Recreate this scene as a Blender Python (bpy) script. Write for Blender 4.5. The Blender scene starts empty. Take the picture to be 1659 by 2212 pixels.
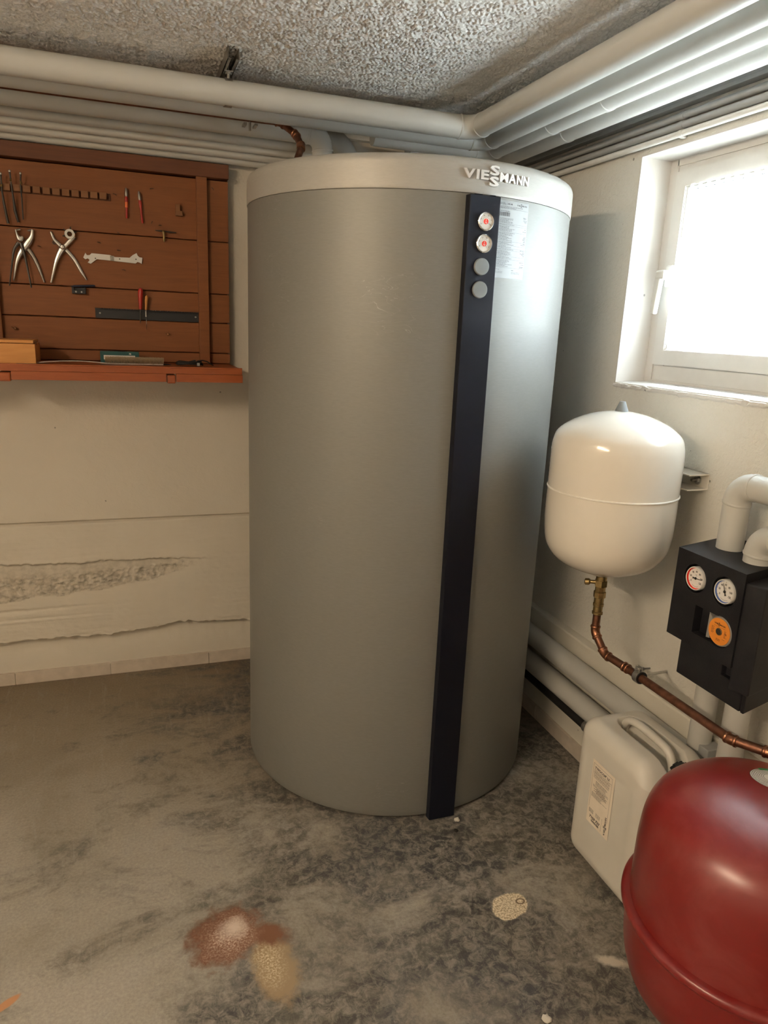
import bpy, bmesh, math, random
from mathutils import Vector, Matrix, noise

# ------------------------------------------------------------------ camera, world, light, exposure
S = bpy.context.scene
COL = S.collection
cam_d = bpy.data.cameras.new('camera')
cam = bpy.data.objects.new('camera', cam_d)
COL.objects.link(cam)
cam_d.sensor_fit = 'HORIZONTAL'
cam_d.sensor_width = 36.0
cam_d.lens = 33.56
cam_d.clip_start = 0.02
RIGHT = Vector((0.9428, -0.3308, 0.04134))
UP = Vector((0.04503, 0.24924, 0.9674))
FWD = Vector((0.33031, 0.9102, -0.24987))
m = Matrix.Identity(4)
for i in range(3):
    m[i][0], m[i][1], m[i][2] = RIGHT[i], UP[i], -FWD[i]
m[0][3], m[1][3], m[2][3] = 0.0, 0.0, 1.494
cam.matrix_world = m
S.camera = cam

W = bpy.data.worlds.new('sky')
S.world = W
W.use_nodes = True
bg = W.node_tree.nodes['Background']
bg.inputs[0].default_value = (0.80, 0.91, 1.0, 1)
bg.inputs[1].default_value = 19.0

sun_d = bpy.data.lights.new('sun', 'SUN')
sun_d.energy = 1400.0
sun_d.angle = 0.01
sun_d.color = (0.88, 0.96, 1.0)
sun = bpy.data.objects.new('sun', sun_d)
COL.objects.link(sun)
sun.location = (3, 1, 5)
sun.rotation_euler = Vector((-0.30, 0.10, -0.95)).to_track_quat('-Z', 'Y').to_euler()

por_d = bpy.data.lights.new('window_portal', 'AREA')
por_d.shape = 'RECTANGLE'
por_d.size = 1.06
por_d.size_y = 0.68
por_d.cycles.is_portal = True
por = bpy.data.objects.new('window_portal', por_d)
COL.objects.link(por)
por.location = (1.79, 1.48, 1.69)
por.rotation_euler = Vector((-1, 0, 0)).to_track_quat('-Z', 'Z').to_euler()

S.view_settings.view_transform = 'Standard'
S.view_settings.look = 'None'
S.view_settings.gamma = 1.0
S.view_settings.use_curve_mapping = False
S.view_settings.exposure = 0.0
S.cycles.use_denoising = True
S.cycles.adaptive_threshold = 0.02
S.cycles.max_bounces = 8
S.cycles.diffuse_bounces = 5
S.cycles.transparent_max_bounces = 12
S.cycles.sample_clamp_indirect = 12.0
S.cycles.caustics_reflective = False
S.cycles.caustics_refractive = False

PI = math.pi
rnd = random.Random(7)

# ------------------------------------------------------------------ materials
def L(r, g, b):
    f = lambda c: (c / 255.0 / 12.92) if c / 255.0 <= 0.04045 else ((c / 255.0 + 0.055) / 1.055) ** 2.4
    return (f(r), f(g), f(b), 1.0)

def new_mat(name):
    mt = bpy.data.materials.new(name)
    mt.use_nodes = True
    nt = mt.node_tree
    return mt, nt, nt.nodes['Principled BSDF']

def node(nt, typ, **kw):
    n = nt.nodes.new(typ)
    for k, v in kw.items():
        if k.startswith('i_'):
            n.inputs[int(k[2:])].default_value = v
        else:
            setattr(n, k, v)
    return n

def noise_node(nt, scale, detail=3, rough=0.55, dist=0.0, vec=None):
    n = nt.nodes.new('ShaderNodeTexNoise')
    n.inputs['Scale'].default_value = scale
    n.inputs['Detail'].default_value = detail
    n.inputs['Roughness'].default_value = rough
    n.inputs['Distortion'].default_value = dist
    if vec is not None:
        nt.links.new(vec, n.inputs['Vector'])
    return n

def ramp(nt, src, stops):
    r = nt.nodes.new('ShaderNodeValToRGB')
    el = r.color_ramp.elements
    while len(el) < len(stops):
        el.new(0.5)
    for e, (p, c) in zip(el, stops):
        e.position = p
        e.color = c if len(c) == 4 else (*c, 1)
    nt.links.new(src, r.inputs[0])
    return r

def mix(nt, a, b, fac, mode='MIX'):
    n = nt.nodes.new('ShaderNodeMix')
    n.data_type = 'RGBA'
    n.blend_type = mode
    for sock, v in ((n.inputs[6], a), (n.inputs[7], b), (n.inputs[0], fac)):
        if hasattr(v, 'links'):
            nt.links.new(v, sock)
        else:
            sock.default_value = v
    return n.outputs[2]

def bump(nt, bsdf, h, strength, dist, prev=None):
    b = nt.nodes.new('ShaderNodeBump')
    b.inputs['Strength'].default_value = strength
    b.inputs['Distance'].default_value = dist
    nt.links.new(h, b.inputs['Height'])
    if prev is not None:
        nt.links.new(prev, b.inputs['Normal'])
    nt.links.new(b.outputs[0], bsdf.inputs['Normal'])
    return b.outputs[0]

def objvec(nt):
    g = nt.nodes.new('ShaderNodeNewGeometry')
    return g.outputs['Position']

def simple(name, col, rough=0.5, metal=0.0, spec=0.5, var=0.06, vscale=30, bmp=0.0, bscale=200, coat=0.0):
    mt, nt, b = new_mat(name)
    tc = nt.nodes.new('ShaderNodeTexCoord')
    n = noise_node(nt, vscale, 3, vec=tc.outputs['Object'])
    lo = tuple(c * (1 - var) for c in col[:3]); hi = tuple(min(1, c * (1 + var)) for c in col[:3])
    r = ramp(nt, n.outputs[0], [(0.3, lo), (0.7, hi)])
    nt.links.new(r.outputs[0], b.inputs['Base Color'])
    b.inputs['Roughness'].default_value = rough
    b.inputs['Metallic'].default_value = metal
    b.inputs['Specular IOR Level'].default_value = spec
    b.inputs['Coat Weight'].default_value = coat
    b.inputs['Coat Roughness'].default_value = 0.08
    if bmp:
        n2 = noise_node(nt, bscale, 2, vec=tc.outputs['Object'])
        bump(nt, b, n2.outputs[0], bmp, 0.001)
    return mt

M = {}
M['pipe'] = simple('pvc_pipe_jacket', (0.56, 0.56, 0.53), 0.42, var=0.03, vscale=8)
M['pipe_paint'] = simple('painted_pipe_jacket', (0.70, 0.70, 0.67), 0.5, var=0.03, vscale=12, bmp=0.25, bscale=90)
M['conduit_grey'] = simple('grey_conduit', (0.36, 0.37, 0.37), 0.45, var=0.05)
M['conduit_white'] = simple('painted_conduit', (0.74, 0.73, 0.69), 0.5, var=0.04)
M['copper'] = simple('copper', (0.21, 0.095, 0.058), 0.42, metal=0.8, var=0.35, vscale=45)
M['copper_bright'] = simple('copper_fitting', (0.34, 0.155, 0.09), 0.32, metal=0.95, var=0.25, vscale=60)
M['brass'] = simple('brass', (0.34, 0.25, 0.11), 0.35, metal=0.9, var=0.25, vscale=60)
M['steel'] = simple('zinc_steel', (0.55, 0.55, 0.53), 0.32, metal=0.9, var=0.1, vscale=80)
M['dull_steel'] = simple('worn_steel', (0.34, 0.32, 0.29), 0.38, metal=0.85, var=0.2, vscale=80)
M['dark_steel'] = simple('dark_steel', (0.07, 0.065, 0.06), 0.4, metal=0.6, var=0.2)
M['badge'] = simple('bright_badge_metal', (0.88, 0.88, 0.87), 0.3, metal=0.55, var=0.02)
M['chrome'] = simple('chrome', (0.85, 0.85, 0.85), 0.12, metal=1.0, var=0.02)
M['black'] = simple('black_plastic', (0.012, 0.013, 0.018), 0.38, var=0.1)
M['strip_black'] = simple('black_strip_sheet', (0.005, 0.006, 0.012), 0.42, spec=0.22, var=0.1, vscale=6)
M['rubber'] = simple('black_rubber', (0.012, 0.012, 0.012), 0.6)
M['grey_cap'] = simple('grey_plug', (0.20, 0.22, 0.23), 0.5, var=0.03)
M['grey_housing'] = simple('grey_cast_housing', (0.27, 0.26, 0.25), 0.45, var=0.05)
M['white_plastic'] = simple('white_plastic', (0.76, 0.76, 0.73), 0.3, var=0.02)
M['frame_white'] = simple('window_frame_white', (0.70, 0.69, 0.66), 0.3, var=0.02)
M['paper'] = simple('paper', (0.80, 0.79, 0.76), 0.55, var=0.02)
M['paper_old'] = simple('paper_aged', (0.86, 0.77, 0.64), 0.6, var=0.03)
M['film'] = simple('label_film', (0.40, 0.43, 0.44), 0.35, var=0.02)
M['ink'] = simple('ink', (0.02, 0.02, 0.022), 0.6)
M['ink_grey'] = simple('ink_grey', (0.06, 0.06, 0.065), 0.6)
M['red'] = simple('red_print', (0.75, 0.04, 0.02), 0.4)
M['blue'] = simple('blue_ring', (0.12, 0.2, 0.48), 0.4)
M['orange'] = simple('orange_plate', (0.78, 0.27, 0.035), 0.42, var=0.05)
M['green'] = simple('green_print', (0.05, 0.35, 0.12), 0.5)
M['tool_red'] = simple('red_tool_plastic', (0.42, 0.015, 0.01), 0.3, coat=0.4)
M['tool_orange'] = simple('orange_sticker', (0.9, 0.18, 0.04), 0.4)
M['navy'] = simple('dark_blue_plastic', (0.01, 0.018, 0.045), 0.45)
M['teal'] = simple('teal_plastic', (0.012, 0.09, 0.09), 0.4)
M['bristle'] = simple('pale_bristle', (0.42, 0.33, 0.21), 0.8, var=0.25, vscale=300)
M['white_enamel'] = simple('cream_white_enamel', (0.80, 0.76, 0.68), 0.16, var=0.01, coat=0.5)
M['enamel_bead'] = simple('white_sealant', (0.82, 0.79, 0.72), 0.4)
M['tile'] = simple('skirting_tile', (0.60, 0.53, 0.45), 0.4, var=0.08, vscale=25)
M['canister'] = simple('milky_plastic', (0.68, 0.655, 0.59), 0.38, var=0.05, vscale=6)
M['lint'] = simple('pale_lint', (0.6, 0.58, 0.5), 0.9)

def wood(name, c1, c2, rough=0.5, scale=6, stretch=(1, 14, 14), gloss=0.4):
    mt, nt, b = new_mat(name)
    tc = nt.nodes.new('ShaderNodeTexCoord')
    mp = nt.nodes.new('ShaderNodeMapping')
    mp.inputs['Scale'].default_value = stretch
    nt.links.new(tc.outputs['Object'], mp.inputs[0])
    n = noise_node(nt, scale, 5, 0.6, 0.8, mp.outputs[0])
    r = ramp(nt, n.outputs[0], [(0.3, c1), (0.7, c2)])
    n3 = noise_node(nt, 2.5, 3, vec=tc.outputs['Object'])
    c = mix(nt, r.outputs[0], tuple(v * 0.72 for v in c1[:3]) + (1,), ramp(nt, n3.outputs[0], [(0.45, (0, 0, 0)), (0.8, (0.5, 0.5, 0.5))]).outputs[0])
    nt.links.new(c, b.inputs['Base Color'])
    b.inputs['Roughness'].default_value = rough
    b.inputs['Specular IOR Level'].default_value = gloss
    bump(nt, b, n.outputs[0], 0.15, 0.0008)
    return mt
M['board'] = wood('painted_board_wood', (0.215, 0.074, 0.022, 1), (0.26, 0.092, 0.028, 1), 0.6)
M['board_dark'] = wood('dark_header_wood', (0.12, 0.042, 0.018, 1), (0.16, 0.056, 0.022, 1), 0.55)
M['shelf'] = wood('red_brown_shelf', (0.30, 0.075, 0.022, 1), (0.37, 0.10, 0.03, 1), 0.35, stretch=(2, 20, 20))
M['block'] = wood('rack_block_wood', (0.22, 0.095, 0.035, 1), (0.27, 0.12, 0.045, 1), 0.6)
M['box_wood'] = wood('honey_box_wood', (0.62, 0.27, 0.07, 1), (0.72, 0.34, 0.10, 1), 0.4)

def plaster(name, col, scale, strength, dist, var=0.06, fine=True, dirt=None):
    mt, nt, b = new_mat(name)
    v = objvec(nt)
    n0 = noise_node(nt, 2.2, 4, vec=v)
    lo = tuple(c * (1 - var) for c in col); hi = tuple(min(1, c * (1 + var)) for c in col)
    r = ramp(nt, n0.outputs[0], [(0.3, lo), (0.7, hi)])
    out = r.outputs[0]
    # small scattered nicks
    vo = nt.nodes.new('ShaderNodeTexVoronoi')
    vo.inputs['Scale'].default_value = 9
    nt.links.new(v, vo.inputs['Vector'])
    nn = noise_node(nt, 60, 2, vec=v)
    ad = node(nt, 'ShaderNodeMath', operation='MULTIPLY_ADD', i_1=0.05, i_2=0.0)
    nt.links.new(nn.outputs[0], ad.inputs[0])
    sb = node(nt, 'ShaderNodeMath', operation='SUBTRACT')
    nt.links.new(vo.outputs['Distance'], sb.inputs[0]); nt.links.new(ad.outputs[0], sb.inputs[1])
    nick = ramp(nt, sb.outputs[0], [(0.0, (1, 1, 1)), (0.012, (0, 0, 0))])
    out = mix(nt, out, tuple(c * 0.45 for c in col) + (1,), nick.outputs[0])
    nt.links.new(out, b.inputs['Base Color'])
    b.inputs['Roughness'].default_value = 0.75
    b.inputs['Specular IOR Level'].default_value = 0.3
    n1 = noise_node(nt, scale, 4, 0.6, 0.6, v)
    p = bump(nt, b, n1.outputs[0], strength, dist)
    if fine:
        n2 = noise_node(nt, scale * 3.2, 2, vec=v)
        bump(nt, b, n2.outputs[0], strength * 0.4, dist * 0.35, p)
    return mt
M['plaster_back'] = plaster('cream_plaster_back', (0.70, 0.655, 0.57), 42, 0.35, 0.004, 0.03)
M['plaster_far'] = plaster('white_plaster_far', (0.84, 0.83, 0.80), 42, 0.2, 0.003, 0.03)
M['plaster_right'] = plaster('roller_plaster_right', (0.73, 0.71, 0.65), 75, 0.85, 0.0045, 0.03)
M['plaster_reveal'] = plaster('smooth_reveal_plaster', (0.68, 0.66, 0.63), 30, 0.25, 0.003, 0.02)
M['plaster_ledge'] = plaster('painted_concrete_ledge', (0.70, 0.67, 0.59), 40, 0.4, 0.003, 0.05)

# concrete beam with wear attribute
mt, nt, b = new_mat('painted_worn_concrete')
v = objvec(nt)
at = nt.nodes.new('ShaderNodeAttribute'); at.attribute_name = 'wear'
n0 = noise_node(nt, 3, 4, vec=v)
r0 = ramp(nt, n0.outputs[0], [(0.3, (0.67, 0.625, 0.54)), (0.7, (0.72, 0.675, 0.585))])
n1 = noise_node(nt, 38, 5, 0.65, vec=v)
r1 = ramp(nt, n1.outputs[0], [(0.35, (0.24, 0.22, 0.18)), (0.6, (0.56, 0.51, 0.42))])
c = mix(nt, r0.outputs[0], r1.outputs[0], at.outputs['Fac'])
nt.links.new(c, b.inputs['Base Color'])
b.inputs['Roughness'].default_value = 0.85
b.inputs['Specular IOR Level'].default_value = 0.2
mp = nt.nodes.new('ShaderNodeMapping'); mp.inputs['Scale'].default_value = (6, 40, 70)
nt.links.new(v, mp.inputs[0])
n2 = noise_node(nt, 1.0, 5, 0.6, vec=mp.outputs[0])
p = bump(nt, b, n2.outputs[0], 0.35, 0.004)
n3 = noise_node(nt, 160, 3, vec=v)
bump(nt, b, n3.outputs[0], 0.25, 0.002, p)
M['beam'] = mt

# ceiling: coarse thrown plaster
mt, nt, b = new_mat('coarse_thrown_plaster')
v = objvec(nt)
n0 = noise_node(nt, 120, 3, 0.55, 1.2, v)
r = ramp(nt, n0.outputs[0], [(0.38, (0, 0, 0)), (0.62, (1, 1, 1))])
n1 = noise_node(nt, 45, 2, 0.5, 0.4, v)
ad = node(nt, 'ShaderNodeMath', operation='MULTIPLY_ADD', i_1=0.7)
nt.links.new(n1.outputs[0], ad.inputs[0]); nt.links.new(r.outputs[0], ad.inputs[2])
bump(nt, b, ad.outputs[0], 0.25, 0.002)
cr = ramp(nt, n0.outputs[0], [(0.3, (0.72, 0.71, 0.69)), (0.6, (0.86, 0.85, 0.83))])
nt.links.new(cr.outputs[0], b.inputs['Base Color'])
b.inputs['Roughness'].default_value = 0.6
M['ceiling'] = mt

# tank casing
def casing(name, col, metal, rough):
    mt, nt, b = new_mat(name)
    v = objvec(nt)
    mp = nt.nodes.new('ShaderNodeMapping'); mp.inputs['Scale'].default_value = (1, 1, 5)
    nt.links.new(v, mp.inputs[0])
    n = noise_node(nt, 55, 4, 0.6, vec=mp.outputs[0])
    r = ramp(nt, n.outputs[0], [(0.3, tuple(c * 0.96 for c in col)), (0.7, tuple(c * 1.04 for c in col))])
    out = r.outputs[0]
    # a few pale scuffs low on the casing
    mp2 = nt.nodes.new('ShaderNodeMapping'); mp2.inputs['Scale'].default_value = (2.5, 2.5, 9); mp2.inputs['Rotation'].default_value = (0.4, 0.3, 0.2)
    nt.links.new(v, mp2.inputs[0])
    ns = noise_node(nt, 4, 2, 0.4, 1.2, mp2.outputs[0])
    sc = ramp(nt, ns.outputs[0], [(0.497, (0, 0, 0)), (0.5, (0.35, 0.35, 0.35)), (0.503, (0, 0, 0))])
    ng = noise_node(nt, 3, 2, vec=v)
    gate = ramp(nt, ng.outputs[0], [(0.62, (0, 0, 0)), (0.7, (1, 1, 1))])
    f = mix(nt, sc.outputs[0], gate.outputs[0], 1.0, 'MULTIPLY')
    out = mix(nt, out, (0.6, 0.6, 0.57, 1), f)
    nt.links.new(out, b.inputs['Base Color'])
    b.inputs['Metallic'].default_value = metal
    b.inputs['Roughness'].default_value = rough
    nb = noise_node(nt, 700, 2, vec=v)
    bump(nt, b, nb.outputs[0], 0.06, 0.0005)
    return mt
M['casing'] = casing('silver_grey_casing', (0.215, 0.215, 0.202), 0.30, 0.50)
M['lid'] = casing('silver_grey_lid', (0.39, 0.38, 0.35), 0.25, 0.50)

# red enamel with dust bloom
mt, nt, b = new_mat('red_satin_enamel')
v = objvec(nt)
n = noise_node(nt, 7, 5, 0.6, 1.5, v)
r = ramp(nt, n.outputs[0], [(0.45, (0, 0, 0)), (0.85, (0.22, 0.22, 0.22))])
c = mix(nt, (0.185, 0.009, 0.008, 1), (0.45, 0.17, 0.15, 1), r.outputs[0])
nt.links.new(c, b.inputs['Base Color'])
b.inputs['Roughness'].default_value = 0.36
b.inputs['Coat Weight'].default_value = 0.5
b.inputs['Coat Roughness'].default_value = 0.28
bump(nt, b, noise_node(nt, 500, 2, vec=v).outputs[0], 0.05, 0.0005)
M['red_enamel'] = mt

# black EPP foam
mt, nt, b = new_mat('black_epp_foam')
v = objvec(nt)
vo = nt.nodes.new('ShaderNodeTexVoronoi'); vo.inputs['Scale'].default_value = 420
nt.links.new(v, vo.inputs['Vector'])
bump(nt, b, vo.outputs['Distance'], 0.25, 0.001)
n = noise_node(nt, 14, 4, vec=v)
r = ramp(nt, n.outputs[0], [(0.3, (0.007, 0.007, 0.010)), (0.75, (0.016, 0.016, 0.019))])
nt.links.new(r.outputs[0], b.inputs['Base Color'])
b.inputs['Roughness'].default_value = 0.55
b.inputs['Specular IOR Level'].default_value = 0.28
M['foam'] = mt

# concrete floor
mt, nt, b = new_mat('stained_concrete_floor')
v = objvec(nt)
sep = nt.nodes.new('ShaderNodeSeparateXYZ'); nt.links.new(v, sep.inputs[0])
nl = noise_node(nt, 1.5, 7, 0.62, 0.6, v)
base = ramp(nt, nl.outputs[0], [(0.28, (0.235, 0.205, 0.16)), (0.5, (0.345, 0.315, 0.265)), (0.72, (0.42, 0.39, 0.345))])
# concrete colour turns browner and darker towards the back wall
bk = node(nt, 'ShaderNodeMapRange', i_1=1.9, i_2=2.9, i_3=0.0, i_4=0.75)
nt.links.new(sep.outputs[1], bk.inputs[0])
base_c = mix(nt, base.outputs[0], (0.185, 0.135, 0.075, 1), bk.outputs[0])
mp = nt.nodes.new('ShaderNodeMapping'); mp.inputs['Scale'].default_value = (1.0, 1.7, 1); mp.inputs['Rotation'].default_value = (0, 0, -0.55)
nt.links.new(v, mp.inputs[0])
nm = noise_node(nt, 2.6, 10, 0.70, 0.5, mp.outputs[0])
# dark scuffed patches gather towards the right-hand side of the room
bi = node(nt, 'ShaderNodeMapRange', i_1=-0.30, i_2=0.75, i_3=-0.095, i_4=0.115)
nt.links.new(sep.outputs[0], bi.inputs[0])
sm = node(nt, 'ShaderNodeMath', operation='ADD')
nt.links.new(nm.outputs[0], sm.inputs[0]); nt.links.new(bi.outputs[0], sm.inputs[1])
dk = ramp(nt, sm.outputs[0], [(0.455, (0, 0, 0)), (0.54, (0.6, 0.6, 0.6)), (0.62, (1, 1, 1))])
nf = noise_node(nt, 34, 9, 0.78, 0.6, v)
df = ramp(nt, nf.outputs[0], [(0.40, (0.25, 0.25, 0.25)), (0.56, (1, 1, 1))])
dmask = mix(nt, dk.outputs[0], df.outputs[0], 1.0, 'MULTIPLY')
dcol = ramp(nt, noise_node(nt, 2.0, 3, vec=v).outputs[0], [(0.4, (0.072, 0.065, 0.054)), (0.6, (0.056, 0.058, 0.062))])
col = mix(nt, base_c, dcol.outputs[0], dmask)
# soft olive smudges on the light side
ns = noise_node(nt, 4.2, 6, 0.66, 0.3, mp.outputs[0])
sg = ramp(nt, ns.outputs[0], [(0.56, (0, 0, 0)), (0.68, (0.6, 0.6, 0.6))])
sg2 = mix(nt, sg.outputs[0], df.outputs[0], 1.0, 'MULTIPLY')
col = mix(nt, col, (0.115, 0.11, 0.085, 1), sg2)
# fine crossing scuffs
mps = nt.nodes.new('ShaderNodeMapping'); mps.inputs['Scale'].default_value = (60, 7, 1); mps.inputs['Rotation'].default_value = (0, 0, 0.7)
nt.links.new(v, mps.inputs[0])
nsc = noise_node(nt, 1.0, 4, 0.7, 1.0, mps.outputs[0])
scr = ramp(nt, nsc.outputs[0], [(0.56, (0, 0, 0)), (0.72, (0.30, 0.30, 0.30))])
col = mix(nt, col, (0.38, 0.36, 0.32, 1), scr.outputs[0])
ng = noise_node(nt, 130, 4, 0.7, 0, v)
gr = ramp(nt, ng.outputs[0], [(0.3, (0.80, 0.80, 0.80)), (0.7, (1.14, 1.14, 1.14))])
col = mix(nt, col, gr.outputs[0], 1.0, 'MULTIPLY')
# pale craze lines and specks
vc = nt.nodes.new('ShaderNodeTexVoronoi'); vc.feature = 'DISTANCE_TO_EDGE'; vc.inputs['Scale'].default_value = 8
nw = noise_node(nt, 5, 5, 0.7, vec=v)
vv = mix(nt, v, nw.outputs['Color'], 0.22)
nt.links.new(vv, vc.inputs['Vector'])
cl = ramp(nt, vc.outputs['Distance'], [(0.0, (0.42, 0.42, 0.42)), (0.035, (0, 0, 0))])
cg = ramp(nt, noise_node(nt, 3.3, 4, vec=v).outputs[0], [(0.50, (0, 0, 0)), (0.62, (1, 1, 1))])
cm = mix(nt, cl.outputs[0], cg.outputs[0], 1.0, 'MULTIPLY')
cm = mix(nt, cm, dk.outputs[0], 1.0, 'MULTIPLY')
col = mix(nt, col, (0.34, 0.315, 0.27, 1), cm)
vs1 = nt.nodes.new('ShaderNodeTexVoronoi'); vs1.inputs['Scale'].default_value = 26; nt.links.new(v, vs1.inputs['Vector'])
spk = ramp(nt, vs1.outputs['Distance'], [(0.0, (0.9, 0.9, 0.9)), (0.055, (0, 0, 0))])
spg = ramp(nt, noise_node(nt, 6, 2, vec=v).outputs[0], [(0.56, (0, 0, 0)), (0.62, (1, 1, 1))])
col = mix(nt, col, (0.62, 0.58, 0.5, 1), mix(nt, spk.outputs[0], spg.outputs[0], 1.0, 'MULTIPLY'))

def blob(cx, cy, rx, ry, rot=0.0, wob=0.35, soft=0.25):
    """irregular stain mask of its own shape around (cx, cy)"""
    mp = nt.nodes.new('ShaderNodeMapping'); mp.vector_type = 'TEXTURE'
    mp.inputs['Location'].default_value = (cx, cy, 0)
    mp.inputs['Rotation'].default_value = (0, 0, rot)
    mp.inputs['Scale'].default_value = (rx, ry, 1)
    nt.links.new(v, mp.inputs[0])
    ln = node(nt, 'ShaderNodeVectorMath', operation='LENGTH')
    nt.links.new(mp.outputs[0], ln.inputs[0])
    nz = noise_node(nt, 22, 6, 0.68, 0.2, v)
    k = node(nt, 'ShaderNodeMath', operation='MULTIPLY_ADD', i_1=-wob * 2, i_2=wob)
    nt.links.new(nz.outputs[0], k.inputs[0])
    a = node(nt, 'ShaderNodeMath', operation='ADD')
    nt.links.new(ln.outputs['Value'], a.inputs[0]); nt.links.new(k.outputs[0], a.inputs[1])
    return ramp(nt, a.outputs[0], [(max(0, 0.92 - soft), (1, 1, 1)), (0.95, (0, 0, 0))]).outputs[0]
nfine = noise_node(nt, 190, 3, 0.7, 0, v)
sp = ramp(nt, nfine.outputs[0], [(0.44, (0.25, 0.125, 0.08)), (0.66, (0.70, 0.56, 0.45))]).outputs[0]
sp2 = ramp(nt, nfine.outputs[0], [(0.45, (0.36, 0.26, 0.14)), (0.62, (0.74, 0.64, 0.46))]).outputs[0]
sp3 = ramp(nt, nfine.outputs[0], [(0.4, (0.42, 0.33, 0.20)), (0.58, (0.88, 0.78, 0.60))]).outputs[0]
col = mix(nt, col, (0.34, 0.25, 0.15, 1), blob(0.272, 1.375, 0.062, 0.120, 0.10, 0.5, 0.25))
col = mix(nt, col, sp2, blob(0.262, 1.395, 0.050, 0.095, 0.1, 0.5, 0.7))
col = mix(nt, col, (0.155, 0.066, 0.033, 1), blob(0.172, 1.503, 0.118, 0.100, 0.5, 0.62, 0.28))
col = mix(nt, col, (0.19, 0.085, 0.045, 1), blob(0.268, 1.480, 0.075, 0.045, -0.4, 0.6, 0.4))
col = mix(nt, col, sp, blob(0.180, 1.498, 0.098, 0.085, 0.5, 0.6, 0.7))
col = mix(nt, col, (0.66, 0.54, 0.45, 1), blob(0.192, 1.520, 0.052, 0.042, 0.2, 0.7, 0.8))
col = mix(nt, col, sp3, blob(0.908, 1.378, 0.062, 0.045, 0.35, 0.25, 0.06))
col = mix(nt, col, (0.22, 0.16, 0.1, 1), blob(0.944, 1.385, 0.0155, 0.012, 0, 0.1, 0.1))
col = mix(nt, col, sp3, blob(0.944, 1.385, 0.010, 0.0075, 0, 0.1, 0.1))
col = mix(nt, col, (0.62, 0.56, 0.47, 1), blob(1.07, 1.145, 0.05, 0.02, -0.6, 0.8, 0.4))
col = mix(nt, col, (0.50, 0.25, 0.12, 1), blob(-0.318, 1.455, 0.04, 0.012, 0.6, 0.3, 0.2))
nt.links.new(col, b.inputs['Base Color'])
rr = ramp(nt, nm.outputs[0], [(0.4, (0.62, 0.62, 0.62)), (0.65, (0.42, 0.42, 0.42))])
nt.links.new(rr.outputs[0], b.inputs['Roughness'])
p = bump(nt, b, nf.outputs[0], 0.12, 0.002)
bump(nt, b, ng.outputs[0], 0.12, 0.001, p)
M['floor'] = mt

# glass pane (thin, clear) and lace curtain
def mixshader(name, parts):
    mt = bpy.data.materials.new(name); mt.use_nodes = True
    nt = mt.node_tree; nt.nodes.clear()
    out = nt.nodes.new('ShaderNodeOutputMaterial')
    return mt, nt, out
mt, nt, out = mixshader('clear_glass_pane', 0)
tr = nt.nodes.new('ShaderNodeBsdfTransparent'); gl = nt.nodes.new('ShaderNodeBsdfGlossy'); gl.inputs['Roughness'].default_value = 0.02
tr.inputs[0].default_value = (0.93, 0.96, 0.95, 1)
fr = nt.nodes.new('ShaderNodeFresnel'); fr.inputs[0].default_value = 1.45
mx = nt.nodes.new('ShaderNodeMixShader')
nt.links.new(fr.outputs[0], mx.inputs[0]); nt.links.new(tr.outputs[0], mx.inputs[1]); nt.links.new(gl.outputs[0], mx.inputs[2])
nt.links.new(mx.outputs[0], out.inputs[0])
M['glass'] = mt

def curtain_mat(name, cover):
    mt, nt, out = mixshader(name, 0)
    tr = nt.nodes.new('ShaderNodeBsdfTransparent')
    tl = nt.nodes.new('ShaderNodeBsdfTranslucent'); tl.inputs[0].default_value = (0.86, 0.87, 0.92, 1)
    df = nt.nodes.new('ShaderNodeBsdfDiffuse'); df.inputs[0].default_value = (0.85, 0.85, 0.84, 1)
    m1 = nt.nodes.new('ShaderNodeMixShader'); m1.inputs[0].default_value = 0.45
    nt.links.new(tl.outputs[0], m1.inputs[1]); nt.links.new(df.outputs[0], m1.inputs[2])
    m2 = nt.nodes.new('ShaderNodeMixShader')
    tc = nt.nodes.new('ShaderNodeTexCoord')
    wv = noise_node(nt, 30, 2, vec=tc.outputs['UV'])
    r = ramp(nt, wv.outputs[0], [(0.3, (cover - 0.05,) * 3), (0.7, (cover + 0.05,) * 3)])
    nt.links.new(r.outputs[0], m2.inputs[0])
    nt.links.new(tr.outputs[0], m2.inputs[1]); nt.links.new(m1.outputs[0], m2.inputs[2])
    nt.links.new(m2.outputs[0], out.inputs[0])
    return mt
M['sheer'] = curtain_mat('sheer_curtain', 0.62)
M['lace'] = curtain_mat('lace_motif', 0.93)
M['tape'] = curtain_mat('curtain_heading_tape', 0.97)

mt, nt, b = new_mat('fluorescent_tube')
b.inputs['Emission Color'].default_value = (1.0, 0.775, 0.535, 1)
b.inputs['Emission Strength'].default_value = 385.0
M['tube'] = mt
M['ground'] = simple('outside_pale_paving', (0.62, 0.61, 0.58), 0.9, var=0.2, vscale=20)

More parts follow.
